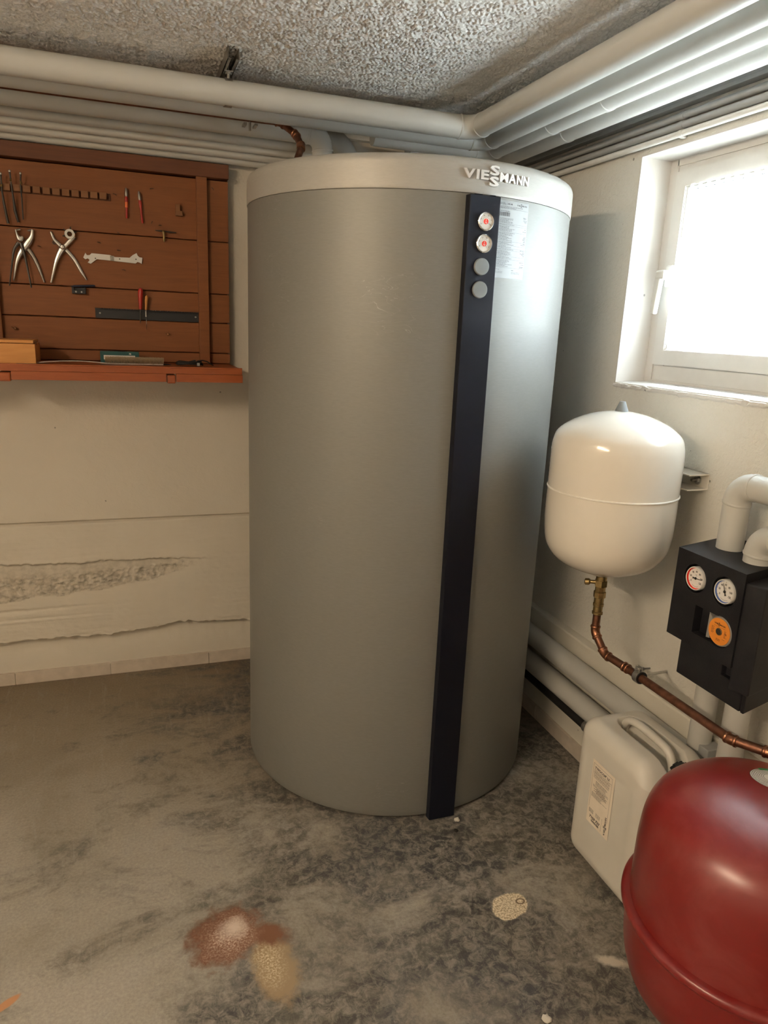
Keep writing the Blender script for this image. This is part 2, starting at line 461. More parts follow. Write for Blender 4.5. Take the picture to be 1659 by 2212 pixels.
# ------------------------------------------------------------------ mesh helpers
class MB:
    """collects shapes and links them as ONE mesh object"""
    def __init__(self):
        self.bm = bmesh.new()
        self.mi = 0

    def verts(self, vs, fs, smooth=False):
        base = [self.bm.verts.new(v) for v in vs]
        for f in fs:
            try:
                fc = self.bm.faces.new([base[i] for i in f])
                fc.smooth = smooth
                fc.material_index = self.mi
            except ValueError:
                pass
        return base

    def box(self, x0, x1, y0, y1, z0, z1, bevel=0.0, mat=None, seg=2):
        t = bmesh.new()
        bmesh.ops.create_cube(t, size=1)
        for v in t.verts:
            v.co = Vector((x0 + (v.co.x + .5) * (x1 - x0), y0 + (v.co.y + .5) * (y1 - y0), z0 + (v.co.z + .5) * (z1 - z0)))
        if bevel:
            bmesh.ops.bevel(t, geom=t.edges[:], offset=bevel, segments=seg, affect='EDGES', profile=0.5)
        self.merge(t, mat, smooth=False)
        return self

    def merge(self, t, mat=None, smooth=None):
        if mat is not None:
            bmesh.ops.transform(t, matrix=mat, verts=t.verts[:])
        t.verts.index_update()
        vs = [v.co.copy() for v in t.verts]
        base = [self.bm.verts.new(v) for v in vs]
        for f in t.faces:
            try:
                fc = self.bm.faces.new([base[v.index] for v in f.verts])
                fc.smooth = f.smooth if smooth is None else smooth
                fc.material_index = self.mi
            except ValueError:
                pass
        t.free()

    def tube(self, pts, r, seg=16, caps=True, smooth=True):
        pts = [Vector(p) for p in pts]
        rs = r if isinstance(r, (list, tuple)) else [r] * len(pts)
        n = len(pts)
        tang = []
        for i in range(n):
            a = pts[max(i - 1, 0)]; c = pts[min(i + 1, n - 1)]
            tang.append((c - a).normalized())
        up = Vector((0, 0, 1)) if abs(tang[0].z) < 0.9 else Vector((1, 0, 0))
        u = tang[0].cross(up).normalized()
        rings = []
        for i in range(n):
            t = tang[i]
            u = (u - t * u.dot(t))
            if u.length < 1e-6:
                u = t.orthogonal()
            u.normalize()
            w = t.cross(u)
            k = 1.0
            if 0 < i < n - 1:
                d1 = (pts[i] - pts[i - 1]).normalized()
                k = 1.0
            rings.append([self.bm.verts.new(pts[i] + (u * math.cos(a) + w * math.sin(a)) * rs[i] * k) for a in [2 * PI * j / seg for j in range(seg)]])
        for i in range(n - 1):
            for j in range(seg):
                f = self.bm.faces.new((rings[i][j], rings[i][(j + 1) % seg], rings[i + 1][(j + 1) % seg], rings[i + 1][j]))
                f.smooth = smooth; f.material_index = self.mi
        if caps:
            f = self.bm.faces.new(rings[0][::-1]); f.material_index = self.mi
            f = self.bm.faces.new(rings[-1]); f.material_index = self.mi
        return self

    def lathe(self, prof, seg=48, mat=None, smooth=True, a0=0.0, a1=2 * PI):
        """prof: list of (r, z)"""
        t = bmesh.new()
        full = abs(a1 - a0 - 2 * PI) < 1e-6
        cnt = seg if full else seg + 1
        rings = []
        for r, z in prof:
            if r < 1e-6:
                rings.append([t.verts.new((0, 0, z))])
            else:
                rings.append([t.verts.new((r * math.cos(a0 + (a1 - a0) * j / seg), r * math.sin(a0 + (a1 - a0) * j / seg), z)) for j in range(cnt)])
        for i in range(len(rings) - 1):
            A, B = rings[i], rings[i + 1]
            for j in range(seg):
                k = (j + 1) % cnt if full else j + 1
                try:
                    if len(A) == 1 and len(B) == 1:
                        continue
                    if len(A) == 1:
                        f = t.faces.new((A[0], B[k], B[j]))
                    elif len(B) == 1:
                        f = t.faces.new((A[j], A[k], B[0]))
                    else:
                        f = t.faces.new((A[j], A[k], B[k], B[j]))
                    f.smooth = smooth
                except ValueError:
                    pass
        self.merge(t, mat)
        return self

    def prism(self, poly, d0, d1, plane='XZ', bevel=0.0, mat=None):
        """poly of 2D points extruded between d0 and d1 along the missing axis"""
        t = bmesh.new()
        def P(p, d):
            return {'XZ': (p[0], d, p[1]), 'XY': (p[0], p[1], d), 'YZ': (d, p[0], p[1])}[plane]
        a = [t.verts.new(P(p, d0)) for p in poly]
        b_ = [t.verts.new(P(p, d1)) for p in poly]
        n = len(poly)
        for f in (a[::-1], b_):
            t.faces.new(f)
        for i in range(n):
            t.faces.new((a[i], a[(i + 1) % n], b_[(i + 1) % n], b_[i]))
        bmesh.ops.recalc_face_normals(t, faces=t.faces[:])
        if bevel:
            bmesh.ops.bevel(t, geom=t.edges[:], offset=bevel, segments=3, affect='EDGES', profile=0.5, clamp_overlap=True)
        bmesh.ops.triangulate(t, faces=[f for f in t.faces if len(f.verts) > 4])
        self.merge(t, mat)
        return self

    def add_mesh(self, me, fn):
        vs = [fn(v.co) for v in me.vertices]
        base = [self.bm.verts.new(v) for v in vs]
        for p in me.polygons:
            try:
                f = self.bm.faces.new([base[i] for i in p.vertices]); f.material_index = self.mi
            except ValueError:
                pass
        return self

    def build(self, name, mat, parent=None, recalc=True, smooth_angle=None):
        if recalc:
            bmesh.ops.recalc_face_normals(self.bm, faces=self.bm.faces[:])
        if smooth_angle:
            for f in self.bm.faces:
                f.smooth = True
            for e in self.bm.edges:
                if len(e.link_faces) == 2 and e.calc_face_angle(0) > smooth_angle:
                    e.smooth = False
        else:
            for e in self.bm.edges:
                if len(e.link_faces) == 2 and e.calc_face_angle(0) > 0.6:
                    e.smooth = False
        me = bpy.data.meshes.new(name)
        self.bm.to_mesh(me)
        self.bm.free()
        mats = mat if isinstance(mat, (list, tuple)) else [mat]
        for x in mats:
            me.materials.append(x)
        o = bpy.data.objects.new(name, me)
        COL.objects.link(o)
        if parent is not None:
            o.parent = parent
            o.matrix_parent_inverse = Matrix.Translation(-WORLD.get(parent.name, Vector((0, 0, 0))))
        return o

WORLD = {}

def thing(name, label, cat, loc=(0, 0, 0), group=None):
    o = bpy.data.objects.new(name, None)
    COL.objects.link(o)
    o.location = loc
    o.empty_display_size = 0.05
    WORLD[o.name] = Vector(loc)
    o['label'] = label
    o['category'] = cat
    if group:
        o['group'] = group
    return o

def tag(o, label, cat, group=None):
    o['label'] = label
    o['category'] = cat
    if group:
        o['group'] = group
    return o

def struct(o):
    o['kind'] = 'structure'
    return o

def text_mesh(s, size=1.0, extrude=0.0, offset=0.0, align='LEFT', spacing=1.0):
    cu = bpy.data.curves.new('txt', 'FONT')
    cu.body = s; cu.size = size; cu.extrude = extrude; cu.offset = offset
    cu.align_x = align; cu.space_character = spacing
    cu.resolution_u = 2
    o = bpy.data.objects.new('txt', cu)
    COL.objects.link(o)
    dg = bpy.context.evaluated_depsgraph_get()
    me = bpy.data.meshes.new_from_object(o.evaluated_get(dg))
    bpy.data.objects.remove(o)
    return me

def arc_path(pts, radius, n=8):
    """rounds the inner corners of a polyline; returns segments list: ('s', [a,b]) or ('e', [...])"""
    pts = [Vector(p) for p in pts]
    out = []
    prev = pts[0]
    for i in range(1, len(pts) - 1):
        p = pts[i]
        d1 = (p - pts[i - 1]).normalized(); d2 = (pts[i + 1] - p).normalized()
        ang = d1.angle(d2)
        t = radius * math.tan(ang / 2)
        a = p - d1 * t; c = p + d2 * t
        nrm = d1.cross(d2).normalized()
        ctr = a + nrm.cross(d1).normalized() * radius
        arc = []
        for k in range(n + 1):
            q = Matrix.Rotation(ang * k / n, 3, nrm) @ (a - ctr) + ctr
            arc.append(q)
        out.append(('s', [prev, a])); out.append(('e', arc))
        prev = c
    out.append(('s', [prev, pts[-1]]))
    return out

def pipe_run(name, label, cat, pts, r, mat, bend=0.06, elbow_extra=0.0008, seg=28, emat=None, group=None, lip=0.0, en='elbow', sn='pipe_section'):
    t = thing(name, label, cat, tuple(pts[0]), group)
    for kind, P in arc_path(pts, bend):
        if kind == 's':
            if (P[1] - P[0]).length > 0.002:
                MB().tube(P, r, seg).build(sn, mat, t)
        else:
            mb = MB()
            d0 = (P[1] - P[0]).normalized(); d1 = (P[-1] - P[-2]).normalized()
            e0, e1 = P[0] - d0 * lip, P[-1] + d1 * lip
            mb.tube([e0] * (lip > 0) + P + [e1] * (lip > 0), r + elbow_extra, seg)
            if lip > 0:
                for q, d in ((e0, d0), (e1, -d1)):
                    mb.tube([q - d * 0.001, q + d * 0.001, q + d * 0.004, q + d * 0.006], [r + elbow_extra + .0003, r + elbow_extra + .0016, r + elbow_extra + .0016, r + elbow_extra + .0003], seg)
            mb.build(en, emat or mat, t)
    return t

# ------------------------------------------------------------------ the room
X0, X1, Y0, Y1, ZC = -2.6, 1.525, -1.8, 3.0, 2.235

struct(MB().box(X0 - .1, X1 + .28, Y0 - .1, Y1 + .2, -0.12, 0.0).build('floor', M['floor']))
struct(MB().box(X0 - .1, X1 + .28, Y0 - .1, Y1 + .2, ZC + .004, ZC + .15).build('ceiling', M['ceiling']))
# the coarse thrown plaster itself, as relief hanging from the slab
import numpy as np
def relief(x0, x1, y0, y1, step, seed):
    rg = np.random.default_rng(seed)
    nx, ny = int(round((x1 - x0) / step)), int(round((y1 - y0) / step))
    kx = np.fft.fftfreq(nx, step)[None, :]; ky = np.fft.rfftfreq(ny, step)
    kx = np.fft.fftfreq(ny, step)[:, None]; ky = np.fft.rfftfreq(nx, step)[None, :]
    k = np.sqrt(kx ** 2 + ky ** 2)
    def band(f0, bw):
        g = np.fft.irfft2(np.fft.rfft2(rg.standard_normal((ny, nx))) * np.exp(-((k - f0) / bw) ** 2), s=(ny, nx))
        return g / g.std()
    a = band(78.0, 34.0); b_ = band(20.0, 16.0)
    h = np.tanh(1.2 * a + 0.35 * b_) * 0.0025 + 0.0006 * b_
    ex = np.minimum(np.arange(nx), np.arange(nx)[::-1])[None, :] / 6.0
    ey = np.minimum(np.arange(ny), np.arange(ny)[::-1])[:, None] / 6.0
    e = np.clip(np.minimum(ex, ey), 0, 1)
    zz = ZC - .0035 + (h * e)
    X_, Y_ = np.meshgrid(x0 + np.arange(nx) * (x1 - x0) / (nx - 1), y0 + np.arange(ny) * (y1 - y0) / (ny - 1))
    co = np.stack([X_, Y_, zz], -1).reshape(-1, 3).astype(np.float32)
    i = (np.arange(ny - 1)[:, None] * nx + np.arange(nx - 1)[None, :]).reshape(-1)
    q = np.stack([i, i + nx, i + nx + 1, i + 1], -1).astype(np.int32)
    me = bpy.data.meshes.new('thrown_plaster')
    me.vertices.add(len(co)); me.vertices.foreach_set('co', co.ravel())
    me.loops.add(q.size); me.loops.foreach_set('vertex_index', q.ravel())
    me.polygons.add(len(q)); me.polygons.foreach_set('loop_start', np.arange(0, q.size, 4, dtype=np.int32))
    me.polygons.foreach_set('use_smooth', np.ones(len(q), dtype=bool))
    me.update(calc_edges=True)
    me.materials.append(M['ceiling'])
    o = bpy.data.objects.new('thrown_plaster', me); COL.objects.link(o)
    o.parent = bpy.data.objects['ceiling']; o['kind'] = 'stuff'
relief(-0.48, 1.50, 1.40, 2.995, 0.0026, 5)
pb = MB()
for a_, b_, c_, d_ in ((X0, -0.48, Y0, Y1), (1.50, X1, 1.40, Y1), (-.48, X1, Y0, 1.40)):
    pb.verts([(a_, c_, ZC - .0035), (b_, c_, ZC - .0035), (b_, d_, ZC - .0035), (a_, d_, ZC - .0035)], [(0, 3, 2, 1)])
o_ = pb.build('plaster_field', M['ceiling'], bpy.data.objects['ceiling'], recalc=False); o_['kind'] = 'stuff'
struct(MB().box(X0 - .1, X0, Y0 - .1, Y1 + .2, 0, ZC).build('wall_left', M['plaster_far']))
struct(MB().box(X0, X1 + .28, Y0 - .1, Y0, 0, ZC).build('wall_front', M['plaster_far']))

# back wall: plaster above, cast concrete beam with a broken drip edge below
wb = struct(MB().box(X0, X1 + .28, Y1, Y1 + .2, 0.697, ZC).build('wall_back', M['plaster_back']))
EDGE = [(-2.6, .19), (-0.495, .199), (-0.307, .199), (-0.147, .193), (0.05, .205), (0.114, .216), (0.163, .222), (0.30, .21), (0.474, .201), (1.53, .2)]
def lerp_tab(tab, x):
    for (a, va), (b_, vb) in zip(tab, tab[1:]):
        if x <= b_:
            return va + (vb - va) * (x - a) / (b_ - a)
    return tab[-1][1]
def sstep(a, b_, x):
    t = max(0.0, min(1.0, (x - a) / (b_ - a)))
    return t * t * (3 - 2 * t)
def beam_y(x, z):
    ze = lerp_tab(EDGE, x) + 0.008 * noise.noise(Vector((x * 22, 3.1, 0))) + 0.006 * noise.noise(Vector((x * 70, 7.7, 0)))
    rough = noise.noise(Vector((x * 6, z * 60, 1.3))) * 0.0012 + 0.0010 * noise.noise(Vector((x * 45, z * 90, 6)))
    face = 2.998 + rough
    wear = 0.0
    # eroded streak, deep at the left and running out to the right
    zu = lerp_tab([(-2.6, .53), (-.5, .532), (-.25, .52), (-.1, .522), (.07, .518), (.2, .51), (.30, .505), (1.6, .505)], x) + 0.007 * noise.noise(Vector((x * 16, 1.7, 4))) + 0.006 * noise.noise(Vector((x * 55, 2.7, 4)))
    zl = lerp_tab([(-2.6, .36), (-.5, .37), (-.2, .398), (.07, .43), (.2, .462), (.30, .49), (1.6, .5)], x) + 0.014 * noise.noise(Vector((x * 12, 5.7, 4)))
    amp = 1 - sstep(0.12, 0.30, x)
    if zl < z < zu and amp > 0:
        t = (z - zl) / max(zu - zl, 1e-4)
        prof = sstep(0.0, 0.55, t) * (1 - sstep(0.93, 1.0, t))
        rub = noise.fractal(Vector((x * 60, z * 110, 2.2)), 0.9, 2.1, 4)
        flat = sstep(0.5, 0.72, t)
        d = 0.015 * prof + (1 - flat) * 0.0085 * rub * (0.3 + 0.7 * sstep(0, .2, t)) + 0.0012 * flat * rub
        face += amp * d
        wear = amp * (0.35 + 0.65 * (1 - flat) * (0.5 + rub))
    # lip above the streak
    dz = z - zu
    if 0 <= dz < 0.03:
        k = (1 - dz / 0.03) * (1 - sstep(0.2, 0.4, x))
        face -= 0.004 * k * (0.6 + 0.8 * noise.noise(Vector((x * 30, z * 50, 9))))
    # lower thin ridges at the left
    lf = 1 - sstep(-0.32, -0.05, x)
    for zc, w, a in ((0.330, .006, .004), (0.283, .004, -.003), (0.292, .003, .002)):
        face += a * lf * math.exp(-((z - zc - 0.02 * (x + .5) * .3) / w) ** 2) * (1 + noise.noise(Vector((x * 40, zc, 0))))
    # ragged bottom band of the beam
    near = max(0.0, 1 - (z - ze) / 0.02) if z >= ze else 0
    face += 0.005 * near * noise.noise(Vector((x * 45, z * 60, 5)))
    rec = 3.030 + 0.014 * sstep(ze - .11, ze, z) + 0.0012 * noise.noise(Vector((x * 30, z * 30, 8)))
    k = sstep(ze - 0.004, ze + 0.002, z)
    if z > 0.683:
        g = sstep(0.683, 0.686, z)
        face = face * (1 - g) + 3.020 * g
    return rec * (1 - k) + face * k, max(0.0, min(1.0, wear * k))
xs = [X0, -2.0, -1.4, -1.0] + [-0.72 + 0.005 * i for i in range(0, 265)] + [0.7, 1.0, 1.3, X1 + .02]
zs = [0.0, 0.04] + [0.05 + 0.005 * i for i in range(0, 25)] + [0.176 + 0.0022 * i for i in range(0, 26)] + [0.235 + 0.0045 * i for i in range(0, 100)] + [0.684, 0.688, 0.694, 0.697]
bm = bmesh.new(); wl = bm.verts.layers.float.new('wear')
grid = []
for z in zs:
    row = []
    for x in xs:
        y, w = beam_y(x, z)
        vv_ = bm.verts.new((x, y, z)); vv_[wl] = w
        row.append(vv_)
    grid.append(row)
for i in range(len(zs) - 1):
    for j in range(len(xs) - 1):
        f = bm.faces.new((grid[i][j], grid[i][j + 1], grid[i + 1][j + 1], grid[i + 1][j])); f.smooth = True
me = bpy.data.meshes.new('concrete_beam'); bm.to_mesh(me); bm.free(); me.materials.append(M['beam'])
beam = bpy.data.objects.new('concrete_beam', me); COL.objects.link(beam); beam.parent = wb
MB().box(X0, X1 + .28, Y1 + .05, Y1 + .2, 0, 0.697).build('wall_core', M['plaster_back'], wb)

# right wall with the window opening
WY0, WY1, WZ0, WZ1 = 0.95, 2.014, 1.350, 2.036
r_ = MB()
r_.box(X1, X1 + .28, Y0, WY0, 0, ZC).box(X1, X1 + .28, WY1, Y1, 0, ZC)
r_.box(X1, X1 + .28, WY0, WY1, 0, WZ0).box(X1, X1 + .28, WY0, WY1, WZ1, ZC)
wr = struct(r_.build('wall_right', M['plaster_right']))
# smooth reveal faces, chipped sill edge
rv = MB()
rv.box(X1 - .0015, X1 + .112, WY1 - .004, WY1 + .001, WZ0, WZ1)
rv.box(X1 - .0015, X1 + .112, WY0, WY1, WZ1 - .004, WZ1 + .001)
rv.build('reveal_plaster', M['plaster_reveal'], wr)
sl = MB()
ny = 120
rows = []
for i in range(ny + 1):
    y = WY0 + (WY1 + 0.006 - WY0) * i / ny
    e = 0.004 * noise.noise(Vector((y * 25, 0, 0))) + 0.003 * noise.noise(Vector((y * 70, 2, 0)))
    e2 = 0.004 * noise.noise(Vector((y * 40, 5, 0)))
    rows.append([(X1 + .112, y, WZ0 - .004), (X1 + .112, y, WZ0 + .006), (X1 + .04, y, WZ0 + .003 + e * .3), (X1 + .008, y, WZ0 + .001 + e2 * .5), (X1 - .004 + e, y, WZ0 - .004 + e2), (X1 - .004 + e2, y, WZ0 - .012 + e), (X1 + .002, y, WZ0 - .02 + e)])
for i in range(ny):
    for k in range(6):
        sl.verts([rows[i][k], rows[i + 1][k], rows[i + 1][k + 1], rows[i][k + 1]], [(0, 1, 2, 3)])
sl.build('sill', M['plaster_reveal'], wr)
# concrete plinth ledge along the foot of the right wall
lg = MB()
n = 260
prev = None
for i in range(n + 1):
    y = Y0 + (Y1 + .02 - Y0) * i / n
    e = 0.0022 * noise.noise(Vector((y * 14, 0, 3))) + 0.0012 * noise.noise(Vector((y * 60, 1, 3)))
    row = [(X1 + .001, y, .4335), (1.503, y, .4335), (1.493 + e, y, .433), (1.490 + e, y, .427 + e), (1.490, y, .41), (1.490 + e * .5, y, .25), (1.491, y, .0)]
    if prev:
        for k in range(6):
            lg.verts([prev[k], row[k], row[k + 1], prev[k + 1]], [(0, 1, 2, 3)], smooth=True)
    prev = row
lg.build('ledge', M['plaster_ledge'], wr)
MB().box(1.498, X1, Y0, Y1, 0, 0.425).build('ledge_core', M['plaster_ledge'], wr)

# skirting tiles, one object each
bb = bpy.data.objects.new('baseboard_back', None); COL.objects.link(bb); struct(bb)
cuts = [-2.59, -2.13, -1.72, -1.31, -0.899, -0.489, -0.121, 0.291, 0.70, 1.11, 1.478]
for a, c in zip(cuts, cuts[1:]):
    MB().box(a + .001, c - .001, 3.019 + rnd.uniform(-.0006, .0006), 3.032, 0.0, 0.0525 + rnd.uniform(-.0008, .0008), 0.0012).build('tile', M['tile'], bb)
struct(bb)
gr = MB().box(X0, 1.48, 3.0235, 3.034, 0.0, 0.0508).build('mortar', M['plaster_ledge'], bb)
br = bpy.data.objects.new('baseboard_right', None); COL.objects.link(br); struct(br)
cuts = [3.015, 2.62, 2.21, 1.80, 1.39, 0.98, 0.57, 0.16, -.25, -.66, -1.07, -1.48, -1.79]
for a, c in zip(cuts, cuts[1:]):
    MB().box(1.480, 1.492, c + .001, a - .001, 0.0, 0.056 + rnd.uniform(-.001, .001), 0.0012).build('tile', M['tile'], br)
MB().box(1.4835, 1.493, Y0, Y1, 0, .054).build('mortar', M['plaster_ledge'], br)
for w, (a, b_, c, d) in (('left', (X0, X0 + .012, Y0, Y1)), ('front', (X0, 1.49, Y0, Y0 + .012))):
    struct(MB().box(a, b_, c, d, 0, .053).build('baseboard_' + w, M['tile']))
struct(MB().box(1.806, 9, -6, 9, 1.10, 1.30).build('ground', M['ground']))

# ------------------------------------------------------------------ window
win = bpy.data.objects.new('window_1', None); COL.objects.link(win); struct(win)
def ring(y0, y1, z0, z1, w, xa, xb, bev, mat, name, parent, wb_=None):
    wbt = wb_ or w
    mb = MB()
    # mitred frame: inner/outer loops
    O = [(y0, z0), (y1, z0), (y1, z1), (y0, z1)]
    I = [(y0 + w, z0 + wbt), (y1 - w, z0 + wbt), (y1 - w, z1 - w), (y0 + w, z1 - w)]
    vs = []
    for (x, k) in ((xa, 0), (xb, 0)):
        for p in O: vs.append((x, p[0], p[1]))
        for p in I: vs.append((x, p[0], p[1]))
    fs = []
    for i in range(4):
        j = (i + 1) % 4
        fs += [(i, j, 4 + j, 4 + i), (8 + i, 8 + j, 12 + j, 12 + i), (i, j, 8 + j, 8 + i), (4 + i, 4 + j, 12 + j, 12 + i)]
    t = bmesh.new()
    bv = [t.verts.new(v_) for v_ in vs]
    for f in fs: t.faces.new([bv[i] for i in f])
    bmesh.ops.recalc_face_normals(t, faces=t.faces[:])
    if bev:
        ed = [e for e in t.edges if abs((e.verts[0].co - e.verts[1].co).x) < 1e-6 and not ((abs(e.verts[0].co.y - e.verts[1].co.y) > 1e-6) and (abs(e.verts[0].co.z - e.verts[1].co.z) > 1e-6))]
        bmesh.ops.bevel(t, geom=ed, offset=bev, segments=2, affect='EDGES')
    mb.merge(t)
    return mb.build(name, mat, parent)
ring(0.96, 1.978, 1.362, 2.014, 0.05, 1.640, 1.70, 0.002, M['frame_white'], 'window_frame', win)
MB().box(1.636, 1.70, 1.976, 2.02, 1.348, 2.04).box(1.636, 1.70, 0.94, 1.98, 2.012, 2.04).box(1.636, 1.70, 0.94, 1.98, 1.345, 1.364).build('frame_packing', M['plaster_reveal'], win)
sash = ring(0.975, 1.966, 1.413, 1.992, 0.050, 1.622, 1.69, 0.003, M['frame_white'], 'sash', win)
ring(1.022, 1.919, 1.460, 1.945, 0.010, 1.628, 1.66, 0.002, M['frame_white'], 'glazing_bead', sash)
ring(1.030, 1.911, 1.468, 1.937, 0.004, 1.634, 1.652, 0.0, M['ink_grey'], 'gasket', sash)
gp = MB(); gp.verts([(1.652, 1.03, 1.466), (1.652, 1.912, 1.466), (1.652, 1.912, 1.94), (1.652, 1.03, 1.94)], [(0, 1, 2, 3)])
gp.build('glass_pane', M['glass'], win)
hd = MB()
hd.box(1.608, 1.624, 1.926, 1.952, 1.640, 1.705, 0.004)
hd.tube([(1.612, 1.939, 1.672), (1.580, 1.939, 1.672)], 0.009, 14)
hd.box(1.568, 1.590, 1.912, 1.951, 1.660, 1.688, 0.006)
hd.prism([(1.926, 1.680), (1.952, 1.688), (1.959, 1.560), (1.939, 1.556)], 1.570, 1.588, 'YZ', 0.005)
bmesh.ops.translate(hd.bm, vec=(0, -.012, .012), verts=hd.bm.verts[:])
hd.build('window_handle', M['white_plastic'], win)

# curtain: sheer folded panel on a thin rod, lace motifs as denser pieces
ct = thing('curtain', 'sheer white lace curtain on a thin rod hung before the window glass', 'curtain', (1.60, 1.40, 1.93))
def fold_x(y, z):
    k = 0.35 + 0.65 * sstep(1.93, 1.6, z)
    amp = 0.0035 + 0.0055 * k
    ph = y * 62 + 1.4 * math.sin(y * 17) + 0.5 * math.sin(z * 9 + y * 5)
    return 1.606 + amp * math.sin(ph) + 0.002 * math.sin(ph * 2.3 + 1)
def cpt(u, w):
    """u in 0..1 across (from the left edge), w in 0..1 from top to hem"""
    ya = 1.872 + 0.014 * sstep(0.0, 0.6, w)
    y = ya - u * (ya - 1.06) + 0.004 * math.sin(w * 7 + u * 30) * w
    zt = 1.922
    zb = 1.492 - 0.012 * abs(((u * 11) % 1) - 0.5) * 2
    z = zt + (zb - zt) * w
    return (fold_x(y, z), y, z)
cm_ = MB()
NU, NW = 380, 36
g = [[cm_.bm.verts.new(cpt(i / NU, j / NW)) for i in range(NU + 1)] for j in range(NW + 1)]
uvl = cm_.bm.loops.layers.uv.new('UVMap')
for j in range(NW):
    for i in range(NU):
        f = cm_.bm.faces.new((g[j][i], g[j][i + 1], g[j + 1][i + 1], g[j + 1][i])); f.smooth = True
        for lp, (a, c) in zip(f.loops, ((i, j), (i + 1, j), (i + 1, j + 1), (i, j + 1))):
            lp[uvl].uv = (a / NU * 6, c / NW)
cm_.build('curtain_panel', M['sheer'], ct, recalc=False)
hm = MB()
def cq(u0, w0, u1, w1, th=0.006, n=6, dx=-0.0012):
    """thin lace strip between two points of the cloth"""
    du, dw = u1 - u0, w1 - w0
    ln = math.hypot(du * 0.8, dw * 0.43)
    nu, nw = -dw * 0.43 / ln * th / 0.8, du * 0.8 / ln * th / 0.43
    pv = None
    for k in range(n + 1):
        u, w = u0 + du * k / n, w0 + dw * k / n
        a = Vector(cpt(u + nu / 2, w + nw / 2)); c = Vector(cpt(u - nu / 2, w - nw / 2))
        a.x += dx; c.x += dx
        if pv:
            hm.verts([pv[0], a, c, pv[1]], [(0, 1, 2, 3)])
        pv = (a, c)
for k in range(11):
    u0 = k / 11.0
    for off in (0.0, 0.028, 0.056, 0.084):
        cq(u0 + .002, 0.90 - off, u0 + 0.045, 0.985 - off, 0.0045)
        cq(u0 + 0.045, 0.985 - off, u0 + 0.089, 0.90 - off, 0.0045)
    uc, wc = u0 + 0.045, 0.66
    for a, c in (((0, -.10), (.028, 0)), ((.028, 0), (0, .10)), ((0, .10), (-.028, 0)), ((-.028, 0), (0, -.10))):
        cq(uc + a[0], wc + a[1], uc + c[0], wc + c[1], 0.006)
    for i in range(3):
        for j in range(3):
            q = (uc + (i - 1) * 0.009, wc + (j - 1) * 0.022)
            cq(q[0] - .0035, q[1], q[0] + .0035, q[1], 0.006, 2)
    if k % 2:
        for i in range(3):
            for j in range(3):
                q = (u0 + 0.005 + i * 0.008, 0.47 + j * 0.018)
                cq(q[0] - .003, q[1], q[0] + .003, q[1], 0.005, 2)
hm.build('lace_motif', M['lace'], ct, recalc=False)
tp = MB()
pv = None
for i in range(300):
    u = i / 299
    a = Vector(cpt(u, 0)); c = Vector(cpt(u, 0.055)); top = a.copy(); a.x -= .0012; c.x -= .0012
    if pv: tp.verts([pv[0], a, c, pv[1]], [(0, 1, 2, 3)])
    pv = (a, c)
tp.build('heading_tape', M['tape'], ct, recalc=False)
for i in range(24):
    y = 1.865 - i * 0.034
    lp = MB()
    w = 0.008
    P = [(1.6085, 1.915), (1.600, 1.936), (1.6035, 1.943), (1.610, 1.941), (1.611, 1.915)]
    for a, c in zip(P, P[1:]):
        lp.verts([(a[0], y - w, a[1]), (a[0], y + w, a[1]), (c[0], y + w, c[1]), (c[0], y - w, c[1])], [(0, 1, 2, 3)])
    lp.build('tab_loop', M['tape'], ct, recalc=False)
MB().tube([(1.6055, 1.884, 1.936), (1.6055, 1.0, 1.936)], 0.0028, 10).tube([(1.6055, 1.882, 1.936), (1.622, 1.882, 1.936)], 0.002, 8).build('curtain_rod', M['white_plastic'], ct)

# ------------------------------------------------------------------ lamp of the room (behind the camera, upper left)
lt = thing('tube_lamp', 'long warm fluorescent batten lamp under the ceiling behind the viewer', 'lamp', (-1.45, 0.1, ZC))
MB().box(-1.485, -1.415, -0.55, 0.75, 2.185, ZC - .001, 0.006).build('lamp_body', M['white_plastic'], lt)
MB().tube([(-1.45, -0.5, 2.165), (-1.45, 0.7, 2.165)], 0.013, 14).build('lamp_tube', M['tube'], lt)
for a_ in (-.525, .70):
    MB().box(-1.465, -1.435, a_, a_ + .025, 2.145, 2.186, .002).build('tube_holder', M['white_plastic'], lt)

# ------------------------------------------------------------------ storage tank
TC = Vector((0.8638, 2.2748, 0))
tank = thing('storage_tank', 'tall silver-grey cylindrical hot water storage tank standing in the corner', 'tank', (TC.x, TC.y, 0))
T0 = Matrix.Translation(TC)
MB().lathe([(0.0, .014), (0.492, .014), (0.4985, .012), (0.50, .016), (0.50, .03), (0.50, 1.82), (0.50, 1.8295), (0.498, 1.831), (0.49, 1.832)], 160, T0).build('casing', M['casing'], tank)
MB().lathe([(0.49, 1.830), (0.5012, 1.8312), (0.5022, 1.834), (0.5022, 1.84), (0.5022, 1.895), (0.5020, 1.900), (0.499, 1.909), (0.492, 1.9145), (0.484, 1.9155), (0.0, 1.9155)], 160, T0).build('lid', M['lid'], tank)
MB().lathe([(0.47, 0.0), (0.47, .02), (0.0, .02)], 80, T0).build('base_ring', M['black'], tank)
sp_ = MB()
sp_.prism([(0.831, 1.756), (0.917, 1.756), (0.9195, 1.7785), (0.8285, 1.7785)], 0.003, 1.826, 'XY', 0.0015)
sp_.box(0.848, 0.868, 1.762, 1.776, 1.825, 1.829).box(0.892, 0.905, 1.762, 1.776, 1.825, 1.829)
strip = sp_.build('cover_strip', M['strip_black'], tank)
def face_y(cx, cz, y):      # local (x, y, z) with z towards the viewer (-Y)
    return lambda c: Vector((cx + c.x, y - c.z, cz + c.y))
RX = Matrix.Rotation(PI / 2, 4, 'X')        # lathe axis z -> -y
def disc_mat(x, y, z):
    return Matrix.Translation((x, y, z)) @ RX
